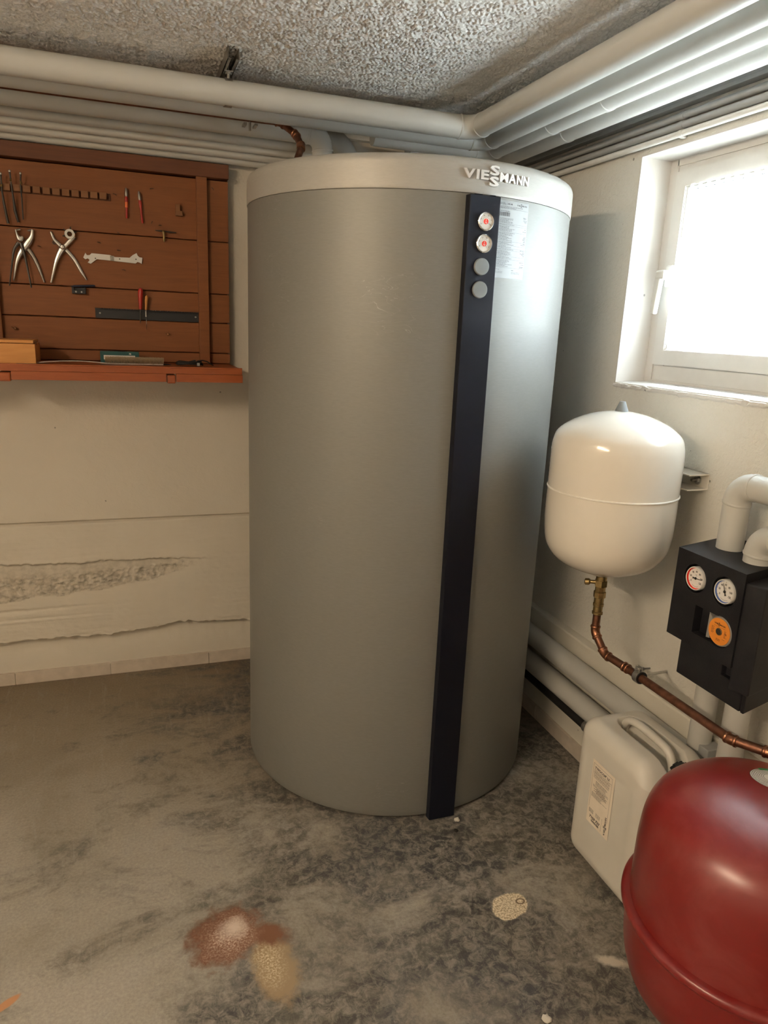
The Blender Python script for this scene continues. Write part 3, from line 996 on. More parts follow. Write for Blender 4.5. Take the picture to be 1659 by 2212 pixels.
for k, z in enumerate((1.764, 1.711)):
    x = 0.8775 - 0.0005 * k
    g_ = MB().lathe([(0.0185, 0.0), (0.0225, 0.001), (0.0225, .006), (0.0205, .008), (0.0195, .0075), (0.0195, .005)], 48, disc_mat(x, 1.757, z)).build('thermometer', M['chrome'], tank)
    MB().lathe([(0, .0050), (0.0198, .0050), (0.0198, 0.003)], 40, disc_mat(x, 1.757, z)).build('dial', M['white_plastic'], g_)
    MB().lathe([(0, .0056), (0.0068, .0056), (0.0068, 0.0045)], 32, disc_mat(x, 1.757, z)).build('red_disc', M['red'], g_)
    pr = MB()
    for i, s in enumerate(('20', '40', '60', '80', '100', '120')):
        a = math.radians(205 - i * 46)
        me = text_mesh(s, .0043, 0, 0.0, 'CENTER')
        cx, cz = x + .0148 * math.cos(a), z + .0148 * math.sin(a)
        rot = a - PI / 2
        pr.add_mesh(me, lambda c: Vector((cx + c.x * math.cos(rot) - (c.y - .0015) * math.sin(rot), 1.757 - .0056, cz + c.x * math.sin(rot) + (c.y - .0015) * math.cos(rot))))
    for i in range(26):
        a = math.radians(215 - i * 10)
        for rr_ in ((.0096, .0112),):
            dx, dz = math.cos(a), math.sin(a); nx, nz = -dz * .00018, dx * .00018
            pr.verts([(x + dx * rr_[0] - nx, 1.7513, z + dz * rr_[0] - nz), (x + dx * rr_[0] + nx, 1.7513, z + dz * rr_[0] + nz), (x + dx * rr_[1] + nx, 1.7513, z + dz * rr_[1] + nz), (x + dx * rr_[1] - nx, 1.7513, z + dz * rr_[1] - nz)], [(0, 1, 2, 3)])
    pr.build('dial_print', M['ink'], g_, recalc=False)
    pw = MB()
    pw.add_mesh(text_mesh('°C', .0055, 0, 0.0002, 'CENTER'), face_y(x, z - .0052, 1.7512))
    pw.verts([(x - .0006, 1.7512, z + .0003), (x + .0006, 1.7512, z + .0003), (x + .0006, 1.7512, z + .0055), (x - .0006, 1.7512, z + .0055)], [(0, 1, 2, 3)])
    pw.build('white_print', M['paper'], g_, recalc=False)
    ndl = MB(); a = math.radians((-30, -52)[k])
    ndl.verts([(x + .007 * math.cos(a) - .0005, 1.7512, z + .007 * math.sin(a)), (x + .007 * math.cos(a) + .0005, 1.7512, z + .007 * math.sin(a) + .0004), (x + .0165 * math.cos(a), 1.7512, z + .0165 * math.sin(a))], [(0, 1, 2)])
    ndl.build('needle', M['ink_grey'], g_, recalc=False)
for k, z in enumerate((1.655, 1.598)):
    MB().lathe([(0.0205, 0.0), (0.0215, .002), (0.0212, .005), (0.0195, .0068), (0.0, .0075)], 48, disc_mat(0.8745 - .0005 * k, 1.757, z)).build('blind_plug', M['grey_cap'], tank)
# raised chrome badge that follows the lid
def on_tank(x0, z0, r):
    # x runs along the surface, measured in metres of arc from azimuth of x0
    a0 = math.atan2(-1, 0)
    def fn(c, tilt=0.0):
        a = math.asin(max(-1, min(1, (x0 - TC.x) / r))) + c.x / r
        rr_ = r + c.z
        return Vector((TC.x + rr_ * math.sin(a), TC.y - rr_ * math.cos(a), z0 + c.y))
    return fn
BR = 0.5065
bx = 0.815
def put(mb, s, dx, dz, size, fn0, ext=.003, off=.0012, sx=1.0, rot90=False):
    me = text_mesh(s, size, ext, off, 'LEFT', 1.02)
    if rot90:
        mb.add_mesh(me, lambda c: fn0(Vector((dx - c.y, dz + c.x * sx, c.z))))
    else:
        mb.add_mesh(me, lambda c: fn0(Vector((dx + c.x * sx, dz + c.y, c.z))))
def fit_text(mb, s, x0, x1, z0, z1, fn0, ext=0.0, off=0.0, rot90=False):
    """one word stretched to an exact rectangle"""
    me = text_mesh(s, 1.0, 0.0, off, 'LEFT', 1.0)
    xs_ = [v_.co.x for v_ in me.vertices]; ys_ = [v_.co.y for v_ in me.vertices]
    ax, bx2, ay, by = min(xs_), max(xs_), min(ys_), max(ys_)
    layers = (ext, ) if ext == 0 else (ext, -ext)
    kx, ky = (x1 - x0) / (bx2 - ax), (z1 - z0) / (by - ay)
    if ext:
        me = text_mesh(s, 1.0, 1.0, off, 'LEFT', 1.0)
    def g_(c):
        u, w = x0 + (c.x - ax) * kx, z0 + (c.y - ay) * ky
        d = c.z * ext
        return fn0(Vector((-w, u, d))) if rot90 else fn0(Vector((u, w, d)))
    mb.add_mesh(me, g_)
def word_boxes(w):
    h = .112 * w
    L_ = [('V', 0, .155), ('I', .175, .215), ('E', .238, .352)]
    L_ += [('M', .515, .645), ('A', .652, .775), ('N', .785, .885), ('N', .898, 1.0)]
    out = [(c, a_ * w, b_ * w, 0, h) for c, a_, b_ in L_]
    out += [('S', .362 * w, .505 * w, h * .56, h * .56 + .118 * w), ('S', .362 * w, .505 * w, h * .44 - .118 * w, h * .44)]
    return out
def wordmark(mb, fn0, w, ext, off, rot90=False, ox=0.0, oz=0.0):
    """VIE + two stacked S + MANN, total width w"""
    for c, x0, x1, z0, z1 in word_boxes(w):
        if rot90: fit_text(mb, c, x0 + oz, x1 + oz, z0 - ox, z1 - ox, fn0, ext, .03, True)
        else: fit_text(mb, c, x0 + ox, x1 + ox, z0 + oz, z1 + oz, fn0, ext, .03)
for c, x0, x1, z0, z1 in word_boxes(0.197):
    bt = MB(); fit_text(bt, c, x0, x1, z0, z1, on_tank(bx, 1.8640, BR), .0030, .035)
    bt.build('badge_letter', M['badge'], tank)
# rating label wrapped on the casing right of the strip
LX0, LX1, LZ0, LZ1 = .921, 1.024, 1.633, 1.824
def lab_fn(r):
    return lambda c: on_tank(LX0, LZ0, r)(c)
wlab = .500 * (math.asin((LX1 - TC.x) / .5) - math.asin((LX0 - TC.x) / .5))
lb = MB(); pv = None
for i in range(13):
    a = on_tank(LX0, LZ0, .5006)(Vector((wlab * i / 12, 0, 0))); c = on_tank(LX0, LZ0, .5006)(Vector((wlab * i / 12, LZ1 - LZ0, 0)))
    if pv: lb.verts([pv[0], a, c, pv[1]], [(0, 1, 2, 3)])
    pv = (a, c)
rl = lb.build('rating_label', M['film'], tank, recalc=False)
fn = on_tank(LX0, LZ0, .5010)
pt = MB()
def bar(mb, fn_, x0, x1, z, h):
    n = max(1, int((x1 - x0) / .01))
    pv = None
    for i in range(n + 1):
        x = x0 + (x1 - x0) * i / n
        a, c = fn_(Vector((x, z - h / 2, 0))), fn_(Vector((x, z + h / 2, 0)))
        if pv: mb.verts([pv[0], a, c, pv[1]], [(0, 1, 2, 3)])
        pv = (a, c)
def fine_text(mb, fn_, x0, x1, z, h, fill=0.9):
    """a line of print too small to read: word-length runs"""
    x = x0; end = x0 + (x1 - x0) * fill
    while x < end:
        w = rnd.uniform(.0025, .008)
        bar(mb, fn_, x, min(x + w, end), z, h)
        x += w + .0011
put(pt, 'TOCELL 340-M', .002, .181, .0068, fn, 0, .00012, 1.0)
wordmark(pt, fn, .037, 0, .00008, ox=.062, oz=.181)
bar(pt, fn, .002, wlab - .002, .1885, .0004)
fine_text(pt, fn, .002, .085, .1765, .0009, 1); fine_text(pt, fn, .002, .06, .1735, .0012, 1)
bar(pt, fn, .002, wlab - .002, .1712, .0004)
x = .004
while x < .040:
    w = rnd.choice((.0005, .0009, .0013)); a = fn(Vector((x, .153, 0)))
    pt.verts([fn(Vector((x, .153, 0))), fn(Vector((x + w, .153, 0))), fn(Vector((x + w, .163, 0))), fn(Vector((x, .163, 0)))], [(0, 1, 2, 3)])
    x += w + rnd.choice((.0006, .001))
fine_text(pt, fn, .006, .040, .1655, .0011, 1); put(pt, '750 l', wlab - .017, .1515, .0055, fn, 0, .0001)
z = .148
while z > .028:
    if rnd.random() < .2:
        bar(pt, fn, .002, wlab - .002, z, .0003); z -= .0022
    fine_text(pt, fn, .003, rnd.uniform(.035, .062), z, .0008, 1)
    if rnd.random() < .55: fine_text(pt, fn, wlab - rnd.uniform(.008, .02), wlab - .003, z, .0009, 1)
    z -= .0026
bar(pt, fn, .002, wlab - .002, .0265, .0003)
fine_text(pt, fn, .004, .02, .0215, .0009, 1); fine_text(pt, fn, .06, .068, .021, .001, 1)
for q in (.0165, .0145, .0125): fine_text(pt, fn, .004, .03, q, .0005, 1); fine_text(pt, fn, .06, .09, q, .0005, 1)
pt.build('label_print', M['ink_grey'], rl, recalc=False)

# ------------------------------------------------------------------ pipes under the ceiling
R1 = 0.036
PG = 'insulated pipes under the ceiling'
pipe_run('insulated_pipe', 'foremost grey insulated pipe under the ceiling, turning the corner above the tank', 'pipe',
         [(X0 + .0, 2.41, 2.150), (1.134, 2.395, 2.147), (1.136, Y0, 2.152)], R1, M['pipe'], .055, lip=.004)
pipe_run('insulated_pipe', 'second grey insulated pipe, tucked behind the foremost one under the ceiling', 'pipe',
         [(X0 + .0, 2.527, 2.150), (1.238, 2.52, 2.148), (1.240, Y0, 2.150)], R1, M['pipe'], .055, lip=.004)
pipe_run('insulated_pipe', 'grey insulated pipe behind the copper line, bending down to the tank lid', 'pipe',
         [(X0 + .0, 2.739, 2.150), (0.700, 2.739, 2.150), (0.700, 2.739, 1.9155)], R1, M['pipe'], .05, lip=.006)
pipe_run('insulated_pipe', 'grey insulated pipe curving down behind the tank beside the trunking', 'pipe',
         [(0.30, 2.850, 2.176), (0.835, 2.850, 2.176), (0.850, 2.850, 1.35)], 0.037, M['pipe'], .11)
MB_ = None
pipe_run('painted_pipe', 'white painted insulated pipe with two wrapped joints, beside the second grey one', 'pipe',
         [(0.86, 2.655, 2.150), (1.322, 2.655, 2.150), (1.322, Y0, 2.152)], R1 - .001, M['pipe_paint'], .055, lip=.004)
pipe_run('painted_pipe', 'white painted insulated pipe with one wrapped joint, nearest the window wall', 'pipe',
         [(1.05, 2.80, 2.148), (1.412, 2.80, 2.148), (1.412, Y0, 2.150)], R1 - .001, M['pipe_paint'], .055, lip=.004)
for x, ys in ((1.322, (2.20, 1.92)), (1.412, (2.25,)), (1.136, (1.55,)), (1.240, (1.3,))):
    pr_ = [o for o in COL.objects if o.name.startswith(('painted_pipe', 'insulated_pipe')) and o.type == 'EMPTY']
    own = {1.322: pr_[-2] if False else None}.get(x)
def pipe_parent(i):
    return bpy.data.objects[i]
for pname, x, z, ys in (('painted_pipe', 1.322, 2.1505, (2.22, 1.93)), ('painted_pipe.001', 1.412, 2.1485, (2.27,))):
    for y in ys:
        MB().tube([(x, y - .011, z), (x, y - .009, z), (x, y + .009, z), (x, y + .011, z)], [R1 - .0008, R1 + .0012, R1 + .0012, R1 - .0008], 28).build('joint_wrap', M['pipe_paint'], bpy.data.objects[pname])
MB().tube([(0.458, 2.5205, 2.149), (0.470, 2.5205, 2.149)], R1 + .0008, 28).build('joint_wrap', M['pipe'], bpy.data.objects['insulated_pipe.001'])
# light collar where the pipe enters the lid
MB().lathe([(0.05, 1.914), (0.048, 1.945), (0.042, 1.995), (0.037, 2.02), (0.036, 2.02)], 32, Matrix.Translation((.700, 2.739, 0))).build('entry_sleeve', M['lid'], bpy.data.objects['insulated_pipe.002'])
# small pipes stacked towards the back wall
for i, (y, z, dsc) in enumerate(((2.836, 2.1226, 'uppermost small grey pipe of four above the tool board'), (2.872, 2.106, 'second small grey pipe of four above the tool board'),
                                 (2.909, 2.089, 'third small grey pipe of four above the tool board'), (2.945, 2.074, 'lowest small grey pipe above the tool board, nearest the wall'))):
    o = MB().tube([(X0, y, z), (0.70 - i * .01, y, z)], 0.0178, 20).build('small_pipe', M['pipe'])
    tag(o, dsc, 'pipe', 'four small pipes above the tool board')
# copper line between the second and third pipe, dropping to the lid in elbows
cu = pipe_run('copper_line', 'thin brown copper pipe running between the ceiling pipes and bending into the tank lid', 'pipe',
         [(X0, 2.60, 2.137), (0.520, 2.600, 2.137), (0.560, 2.545, 2.093), (0.570, 2.505, 2.050), (0.505, 2.39, 1.916)], 0.011, M['copper'], .018, .0018, 16, M['copper_bright'], lip=.007)
bkt = MB()
bkt.box(.395, .405, 2.575, 2.62, 2.112, 2.118).box(.430, .440, 2.575, 2.62, 2.112, 2.118)
bkt.tube([(.418, 2.60, 2.10), (.418, 2.60, 2.235)], .004, 10)
tag(bkt.build('pipe_bracket', M['dull_steel']), 'small dark steel bracket under the copper line left of the tank', 'bracket')
# mounting rail with hanger rod at the ceiling
hr = thing('mounting_rail', 'short zinc ceiling rail carrying a threaded hanger above the foremost pipe', 'bracket', (.322, 2.35, ZC))
rl_ = MB()
xa, xb, ya, yb, zt, zb = .3055, .3375, 2.272, 2.56, ZC - .0005, 2.200
rl_.box(xa, xa + .002, ya, yb, zb, zt).box(xb - .002, xb, ya, yb, zb, zt).box(xa, xb, ya, yb, zt - .002, zt)
rl_.box(xa, xa + .009, ya, yb, zb, zb + .002).box(xb - .009, xb, ya, yb, zb, zb + .002)
rl_.build('rail', M['dull_steel'], hr)
rd = MB()
rd.tube([(.3215, 2.385, 2.180), (.3215, 2.385, 2.225)], .004, 12)
rd.lathe([(0, 0), (.0085, 0), (.0085, .007), (0, .007)], 6, Matrix.Translation((.3215, 2.385, 2.1925)), smooth=False)
rd.box(.309, .334, 2.372, 2.398, 2.1975, 2.2)
rd.build('hanger_rod', M['steel'], hr)
MB().lathe([(0, 0), (.006, 0), (.006, .006), (0, .006)], 6, Matrix.Translation((.3215, 2.285, 2.222)), smooth=False).build('bolt', M['steel'], hr)
MB().lathe([(.0365, -.011), (.0395, -.011), (.0395, .011), (.0365, .011), (.0365, -.011)], 36, Matrix.Translation((.3215, 2.4045, 2.1497)) @ Matrix.Rotation(PI / 2, 4, 'Y')).build('pipe_clamp', M['dull_steel'], hr)
# conduits on the window wall
cds = [('wall_duct', 'flat grey cable duct high on the window wall behind the pipes', 'duct', None),
       ('conduit', 'upper grey conduit in clips above the window', 'conduit', 2.104),
       ('conduit', 'lower grey conduit in clips above the window', 'conduit', 2.080)]
o = MB().box(1.4945, 1.5245, Y0, 2.93, 2.128, 2.150, .002).box(1.4938, 1.4955, Y0, 2.93, 2.1385, 2.1395).build('wall_duct', M['conduit_grey'])
tag(o, cds[0][1], 'duct')
for j, (z, nm, mt_, lb_) in enumerate(((2.1045, 'conduit', 'conduit_grey', 'upper of two grey conduits clipped above the window'), (2.0800, 'conduit', 'conduit_grey', 'lower of two grey conduits clipped above the window'), (2.0580, 'conduit', 'conduit_white', 'white painted conduit just above the window recess'))):
    t = thing(nm, lb_, 'conduit', (1.509, 0, z), 'conduits above the window')
    MB().tube([(1.509, Y0, z), (1.509, 2.95, z)], 0.0098 if j < 2 else .0088, 18).build('tube', M[mt_], t)
    for y in (1.83, 0.9):
        c_ = MB()
        c_.tube([(1.509, y - .008, z), (1.509, y - .007, z), (1.509, y + .007, z), (1.509, y + .008, z)], [.0098, .0118 if j < 2 else .0102, .0118 if j < 2 else .0102, .0098], 16)
        c_.box(1.509, 1.5245, y - .007, y + .007, z - .012, z - .004, .002)
        c_.build('clip', M['conduit_grey' if j < 2 else 'conduit_white'], t)
# cable trunking and cables behind the tank
tk = MB()
tk.box(.62, 1.152, 2.964, 2.9985, 2.203, 2.2335, .0015)
tk.box(.62, 1.150, 2.9625, 2.9645, 2.215, 2.2165)
tag(tk.build('cable_trunking', M['white_plastic']), 'short white cable trunking in the angle of back wall and ceiling', 'trunking')
cb = MB().tube([(1.14, 2.98, 2.22), (1.24, 2.975, 2.213), (1.33, 2.97, 2.218), (1.42, 2.96, 2.22)], .004, 10)
tag(cb.build('cable', M['conduit_white']), 'upper pale cable leaving the white trunking behind the tank', 'cable', 'cables from the trunking')
cb = MB().tube([(1.14, 2.975, 2.212), (1.20, 2.965, 2.200), (1.25, 2.95, 2.18), (1.28, 2.94, 2.12), (1.285, 2.94, 1.6)], .0045, 10)
tag(cb.build('cable', M['conduit_grey']), 'lower grey cable drooping from the trunking behind the tank', 'cable', 'cables from the trunking')

# ------------------------------------------------------------------ tool board on the back wall
tb = thing('tool_board', 'brown painted wooden tool board hung above the shelf', 'board', (0, 2.99, 1.33))
zc_ = [1.3255, 1.366, 1.4815, 1.5905, 1.7825, 2.0]
for k, (a, c) in enumerate(zip(zc_, zc_[1:])):
    pk = MB(); n = 90; pv = None
    xa, xb = -1.25, 0.392
    for i in range(n + 1):
        x = xa + (xb - xa) * i / n
        jt = .0011 * noise.noise(Vector((x * 30, a * 9, 0))) + .0008 * noise.noise(Vector((x * 90, a * 9, 0)))
        jb = .0011 * noise.noise(Vector((x * 30, c * 9, 4))) + .0006 * noise.noise(Vector((x * 90, c * 9, 4)))
        row = [(x, 2.999, a + .0016 + jt), (x, 2.9615, a + .0016 + jt), (x, 2.960, a + .003 + jt), (x, 2.960, c - .0030 + jb), (x, 2.9615, c - .0016 + jb), (x, 2.999, c - .0016 + jb)]
        if pv:
            for q in range(5):
                pk.verts([pv[q], row[q], row[q + 1], pv[q + 1]], [(0, 1, 2, 3)])
        elif True:
            pk.verts(row, [tuple(range(6))])
        pv = row
    pk.verts(pv, [tuple(range(6))])
    pk.build('plank', M['board'], tb)
MB().box(-1.25, .388, 2.985, 2.9985, 1.3255, 2.0).build('backing', M['board_dark'], tb)
MB().box(.274, .3125, 2.938, 2.960, 1.327, 2.005, .0012).build('batten', M['board'], tb)
MB().box(-.452, -.4105, 2.938, 2.960, 1.327, 2.005, .0012).build('batten', M['board'], tb)
hd_ = MB()
hd_.box(-1.25, .392, 2.930, 2.9985, 2.003, 2.052, .0015)
hd_.build('header_rail', M['board_dark'], tb)
def nail(x, z, dx, dz, y=2.960):
    nm = MB()
    nm.tube([(x, y + .002, z), (x + dx * .3, y - .014, z + dz * .3), (x + dx, y - .022, z + dz)], .0009, 6)
    nm.build('nail', M['dark_steel'], tb)
for x, z, dx, dz in ((.111, 1.948, .012, -.001), (.338, 1.966, -.008, .004), (.111, 1.829, .004, .006), (-.079, 1.750, .012, -.004), (-.012, 1.727, .012, -.003), (.001, 1.660, .012, -.003),
                     (-.009, 1.787, .008, -.003), (-.005, 1.915, -.012, .001), (-.278, 1.722, .012, -.003), (.138, 1.825, .008, -.002)):
    nail(x, z, dx, dz)
for x, z in ((-.370, 1.435), (.157, 1.433)):
    hk = MB()
    hk.lathe([(0, .022), (.004, .020), (.0055, .016), (.003, .010), (.003, 0)], 14, disc_mat(x, 2.960, z))
    hk.tube([(x, 2.950, z), (x - .007, 2.944, z + .002), (x - .011, 2.940, z + .006)], .0012, 6)
    hk.build('wooden_peg', M['block'], tb)

# shelf below the board
sh = thing('shelf', 'red-brown wooden shelf with notched lower edge below the tool board', 'shelf', (0, 2.8, 1.28))
MB().box(-1.25, .3945, 2.652, 2.998, 1.305, 1.3245, .0008).build('shelf_top', M['shelf'], sh)
MB().box(-1.25, .3945, 2.650, 2.660, 1.3240, 1.3290, .001).build('front_lip', M['shelf'], sh)
sf = MB()
for a, c in ((-1.25, -.5), (-.357, .131), (.1645, .3960)):
    sf.box(a, c, 2.650, 2.675, 1.2765, 1.3045, .0008)
sf.build('apron', M['shelf'], sh)
for a, c in ((.1335, .1625), (-.397, -.3595)):
    MB().box(a, c, 2.656, 2.998, 1.2705, 1.300, .004).build('bracket_arm', M['shelf'], sh)

# ---- things on the board
def stroke(mb, pts, y0, th, rad=0.35):
    """flat forged limb: (x, z, halfwidth) along a line, thickness th in front of y0"""
    n = len(pts)
    fine = []
    for i in range(n - 1):
        for k in range(5):
            t = k / 5
            p0 = pts[max(i - 1, 0)]; p1 = pts[i]; p2 = pts[i + 1]; p3 = pts[min(i + 2, n - 1)]
            fine.append(tuple(0.5 * (2 * p1[q] + (p2[q] - p0[q]) * t + (2 * p0[q] - 5 * p1[q] + 4 * p2[q] - p3[q]) * t * t + (3 * p1[q] - p0[q] - 3 * p2[q] + p3[q]) * t ** 3) for q in range(3)))
    fine.append(pts[-1])
    prof = [(-1, .25), (-.6, .9), (0, 1.0), (.6, .9), (1, .25), (.8, 0), (-.8, 0)]
    pv = None
    for i, (x, z, w) in enumerate(fine):
        a = fine[max(i - 1, 0)]; c = fine[min(i + 1, len(fine) - 1)]
        d = Vector((c[0] - a[0], c[1] - a[1])).normalized(); nx, nz = -d.y, d.x
        row = [(x + nx * w * p[0], y0 - th * p[1], z + nz * w * p[0]) for p in prof]
        if pv:
            for q in range(7):
                r2 = (q + 1) % 7
                mb.verts([pv[q], row[q], row[r2], pv[r2]], [(0, 1, 2, 3)])
        else:
            mb.verts(row, [tuple(range(7))])
        pv = row
    mb.verts(pv, [tuple(range(7))])
BY = 2.9595
pl = thing('eyelet_pliers', 'pliers with bowed silver handles and thin dark legs, left one on the tool board', 'pliers', (-.32, BY, 1.58), 'pliers on the board')
a = MB(); stroke(a, [(-0.289, 1.774, 0.0045), (-0.294, 1.75, 0.0075), (-0.309, 1.727, 0.0115), (-0.334, 1.692, 0.009), (-0.349, 1.656, 0.0055), (-0.362, 1.599, 0.0025)], BY - .008, .009)
stroke(a, [(-.305, 1.770, .0025), (-.290, 1.773, .0035)], BY - .006, .010)
a.build('jaw_lever', M['steel'], pl)
a = MB(); stroke(a, [(-0.318, 1.712, .008), (-0.306, 1.705, 0.0075), (-0.291, 1.68, 0.0065), (-0.278, 1.647, 0.0055), (-0.264, 1.6, 0.003)], BY - .002, .008); a.build('handle', M['dull_steel'], pl)
a = MB(); stroke(a, [(-0.342, 1.770, 0.003), (-0.338, 1.752, 0.0045), (-0.331, 1.741, 0.0105), (-0.321, 1.748, 0.004)], BY - .012, .009)
stroke(a, [(-.341, 1.768, .0025), (-.327, 1.772, .0032)], BY - .014, .008); a.build('jaw', M['steel'], pl)
a = MB(); stroke(a, [(-0.335, 1.728, 0.0065), (-0.352, 1.702, 0.0045), (-0.362, 1.655, 0.003), (-0.376, 1.581, 0.002)], BY - .018, .006); a.build('handle', M['dark_steel'], pl)
a = MB(); stroke(a, [(-0.329, 1.727, 0.0065), (-0.319, 1.684, 0.0045), (-0.313, 1.637, 0.0035), (-0.306, 1.578, 0.0025)], BY - .019, .006); a.build('handle', M['dark_steel'], pl)
pl = thing('punch_pliers', 'revolving punch pliers with silver handles, right of the bowed pliers', 'pliers', (-.19, BY, 1.6), 'pliers on the board')
a = MB(); stroke(a, [(-0.232, 1.773, 0.0025), (-0.229, 1.768, 0.0045), (-0.221, 1.747, 0.0055), (-0.197, 1.724, 0.009), (-0.186, 1.716, 0.008), (-0.159, 1.684, 0.007), (-0.139, 1.645, 0.006), (-0.122, 1.616, 0.0025)], BY - .002, .009); a.build('handle', M['steel'], pl)
a = MB(); stroke(a, [(-0.154, 1.761, .006), (-0.168, 1.747, 0.0085), (-0.183, 1.731, 0.008), (-0.198, 1.716, 0.011), (-0.214, 1.686, 0.0085), (-0.224, 1.659, 0.006), (-0.241, 1.599, 0.0035)], BY - .010, .009); a.build('handle', M['steel'], pl)
a = MB().lathe([(.0075, 0), (.0165, 0), (.0175, .004), (.0165, .009), (.0085, .009), (.0075, 0)], 28, disc_mat(-.1690, BY - .012, 1.7685))
a.build('punch_wheel', M['steel'], pl)
a = MB()
for k in range(6):
    an = math.radians(20 + k * 60); a.tube([(-.169 + .016 * math.cos(an), BY - .016, 1.7685 + .016 * math.sin(an)), (-.169 + .0255 * math.cos(an), BY - .016, 1.7685 + .0255 * math.sin(an))], [.0024, .0017], 8)
a.build('punch_tips', M['dark_steel'], pl)
MB().lathe([(0, .006), (.006, .005), (.009, .002), (.009, 0)], 20, disc_mat(-.1955, BY - .018, 1.7235)).build('rivet', M['steel'], pl)
MB().lathe([(.003, 0), (.0055, 0), (.0055, .003), (.003, .003), (.003, 0)], 14, disc_mat(-.2235, BY - .004, 1.737)).build('lock_ring', M['dark_steel'], pl)
# flat wrench
poly = [(-0.121, 1.71), (-0.116, 1.702), (-0.107, 1.703), (-0.1, 1.71), (-0.039, 1.708), (-0.021, 1.702), (0.03, 1.703), (0.041, 1.713), (0.055, 1.721), (0.059, 1.712), (0.065, 1.707), (0.075, 1.706), (0.072, 1.684), (0.065, 1.688), (0.057, 1.69), (0.05, 1.684), (-0.03, 1.688), (-0.083, 1.69), (-0.105, 1.673), (-0.115, 1.677), (-0.108, 1.686), (-0.114, 1.691), (-0.122, 1.687), (-0.129, 1.693)]
wrh = MB().prism(poly, BY - .007, BY - .003, 'XZ', .0004).build('flat_wrench', M['paper'])
tag(wrh, 'flat silver open-ended wrench lying level on the tool board', 'wrench')
MB().box(-.0375, -.0245, BY - .0078, BY - .0068, 1.6882, 1.7055).build('band', M['dull_steel'], wrh)
for x, z in ((-.088, 1.693), (-.005, 1.696), (.052, 1.699)):
    MB().lathe([(0, .0002), (.0022, .0002), (.0022, 0)], 12, disc_mat(x, BY - .007, z)).build('hole', M['ink'], wrh)
# rack of blocks with slots
rk = thing('slotted_rack', 'long wooden rack of small blocks holding files at its left end', 'rack', (-.25, BY, 1.90))
MB().box(-.409, -.028, BY - .006, BY, 1.893, 1.9165).build('rail', M['board_dark'], rk)
for k in range(1, 13):
    x = -.4355 + k * .0317 - .0002 * k * k * .25
    MB().box(x, x + .0238, BY - .022, BY - .006, 1.8945, 1.9165, .0008).build('block', M['block'], rk)
FG = 'files in the slotted rack'
for nm, lb_, pts, mats in (
    ('file', 'leftmost dark file in the slotted rack, cut by the picture edge', [(-0.372, 1.941, .003), (-0.373, 1.892, .0025), (-0.371, 1.853, .004), (-0.364, 1.788, .0045)], 'dark_steel'),
    ('file', 'longest file with a shiny tip in the slotted rack', [(-0.344, 1.952, .003), (-0.343, 1.92, .0025), (-0.341, 1.881, .003), (-0.339, 1.831, .005), (-0.332, 1.795, .0035)], 'dark_steel'),
    ('file', 'thin file right of the shiny-tipped one in the slotted rack', [(-0.311, 1.948, .003), (-0.314, 1.916, .002), (-0.314, 1.871, .0025), (-0.316, 1.805, .002)], 'dark_steel')):
    t = thing(nm, lb_, 'file', (pts[0][0], BY - .03, pts[-1][1]), FG)
    ys = [BY - .034, BY - .030, BY - .024, BY - .014, BY - .010][:len(pts)]
    MB().tube([(p[0], y, p[1]) for p, y in zip(pts, ys)], [p[2] for p in pts], 12).build('blade', M[mats], t)
    p = pts[0]
    MB().lathe([(0, -.004), (.0035, -.003), (.0042, 0), (.003, .003), (0, .004)], 12, Matrix.Translation((p[0], BY - .034, p[1] + .003))).build('tip', M['steel'], t)
    MB().tube([(pts[0][0], BY - .0335, pts[0][1] - .030), (pts[1][0], BY - .030, pts[1][1] + .012)], .0036, 12).build('collar', M['brass'], t)
# red testers hanging from nails
for (x0, z0, x1, z1, lb_, st) in ((.0285, 1.941, .0265, 1.838, 'red hand tool with an orange sticker hanging on the board', 1), (.0715, 1.934, .0805, 1.826, 'plain red hand tool hanging tilted, right of the one with the sticker', 0)):
    t = thing('hand_tool', lb_, 'tool', (x0, BY, z1), 'red hand tools on the board')
    d = Vector((x1 - x0, 0, z1 - z0))
    P = lambda s, yy=.010: (x0 + d.x * s, BY - yy, z0 + d.z * s)
    MB().tube([P(0), P(.06), P(.22), P(.30)], [.0025, .0045, .0058, .004], 12).build('head', M['dull_steel'], t)
    MB().tube([P(.28), P(.36), P(.46), P(.6), P(.97), P(1.0)], [.0045, .0062, .0048, .0036, .0040, .0028], 12).build('handle', M['tool_red'], t)
    if st:
        MB().tube([P(.46, .0105), P(.64, .0105)], [.0052, .0050], 12).build('sticker', M['tool_orange'], t)
tag(MB().prism([(0.199, 1.901), (0.214, 1.901), (0.214, 1.879), (0.223, 1.879), (0.223, 1.862), (0.199, 1.862)], BY - .018, BY, 'XZ', .0008).build('wooden_hook', M['block']), 'small stepped wooden hook block near the right batten', 'hook')
tt = thing('tap_holder', 'small brass T-shaped tap holder laid over two nails on the board', 'tool', (.155, BY, 1.77))
MB().tube([(.124, BY - .016, 1.8045), (.137, BY - .016, 1.804), (.176, BY - .016, 1.803), (.199, BY - .016, 1.802)], [.0014, .0026, .0026, .0016], 10).build('cross_bar', M['dark_steel'], tt)
MB().tube([(.153, BY - .016, 1.8075), (.153, BY - .016, 1.802), (.1535, BY - .016, 1.795), (.154, BY - .016, 1.785), (.154, BY - .016, 1.779), (.154, BY - .016, 1.775), (.154, BY - .016, 1.767)], [.004, .0065, .0045, .0034, .0048, .0048, .0022], 14).build('body', M['brass'], tt)
hp = thing('plastic_holder', 'small black plastic holder with two screws, screwed to the board', 'holder', (-.15, BY, 1.565))
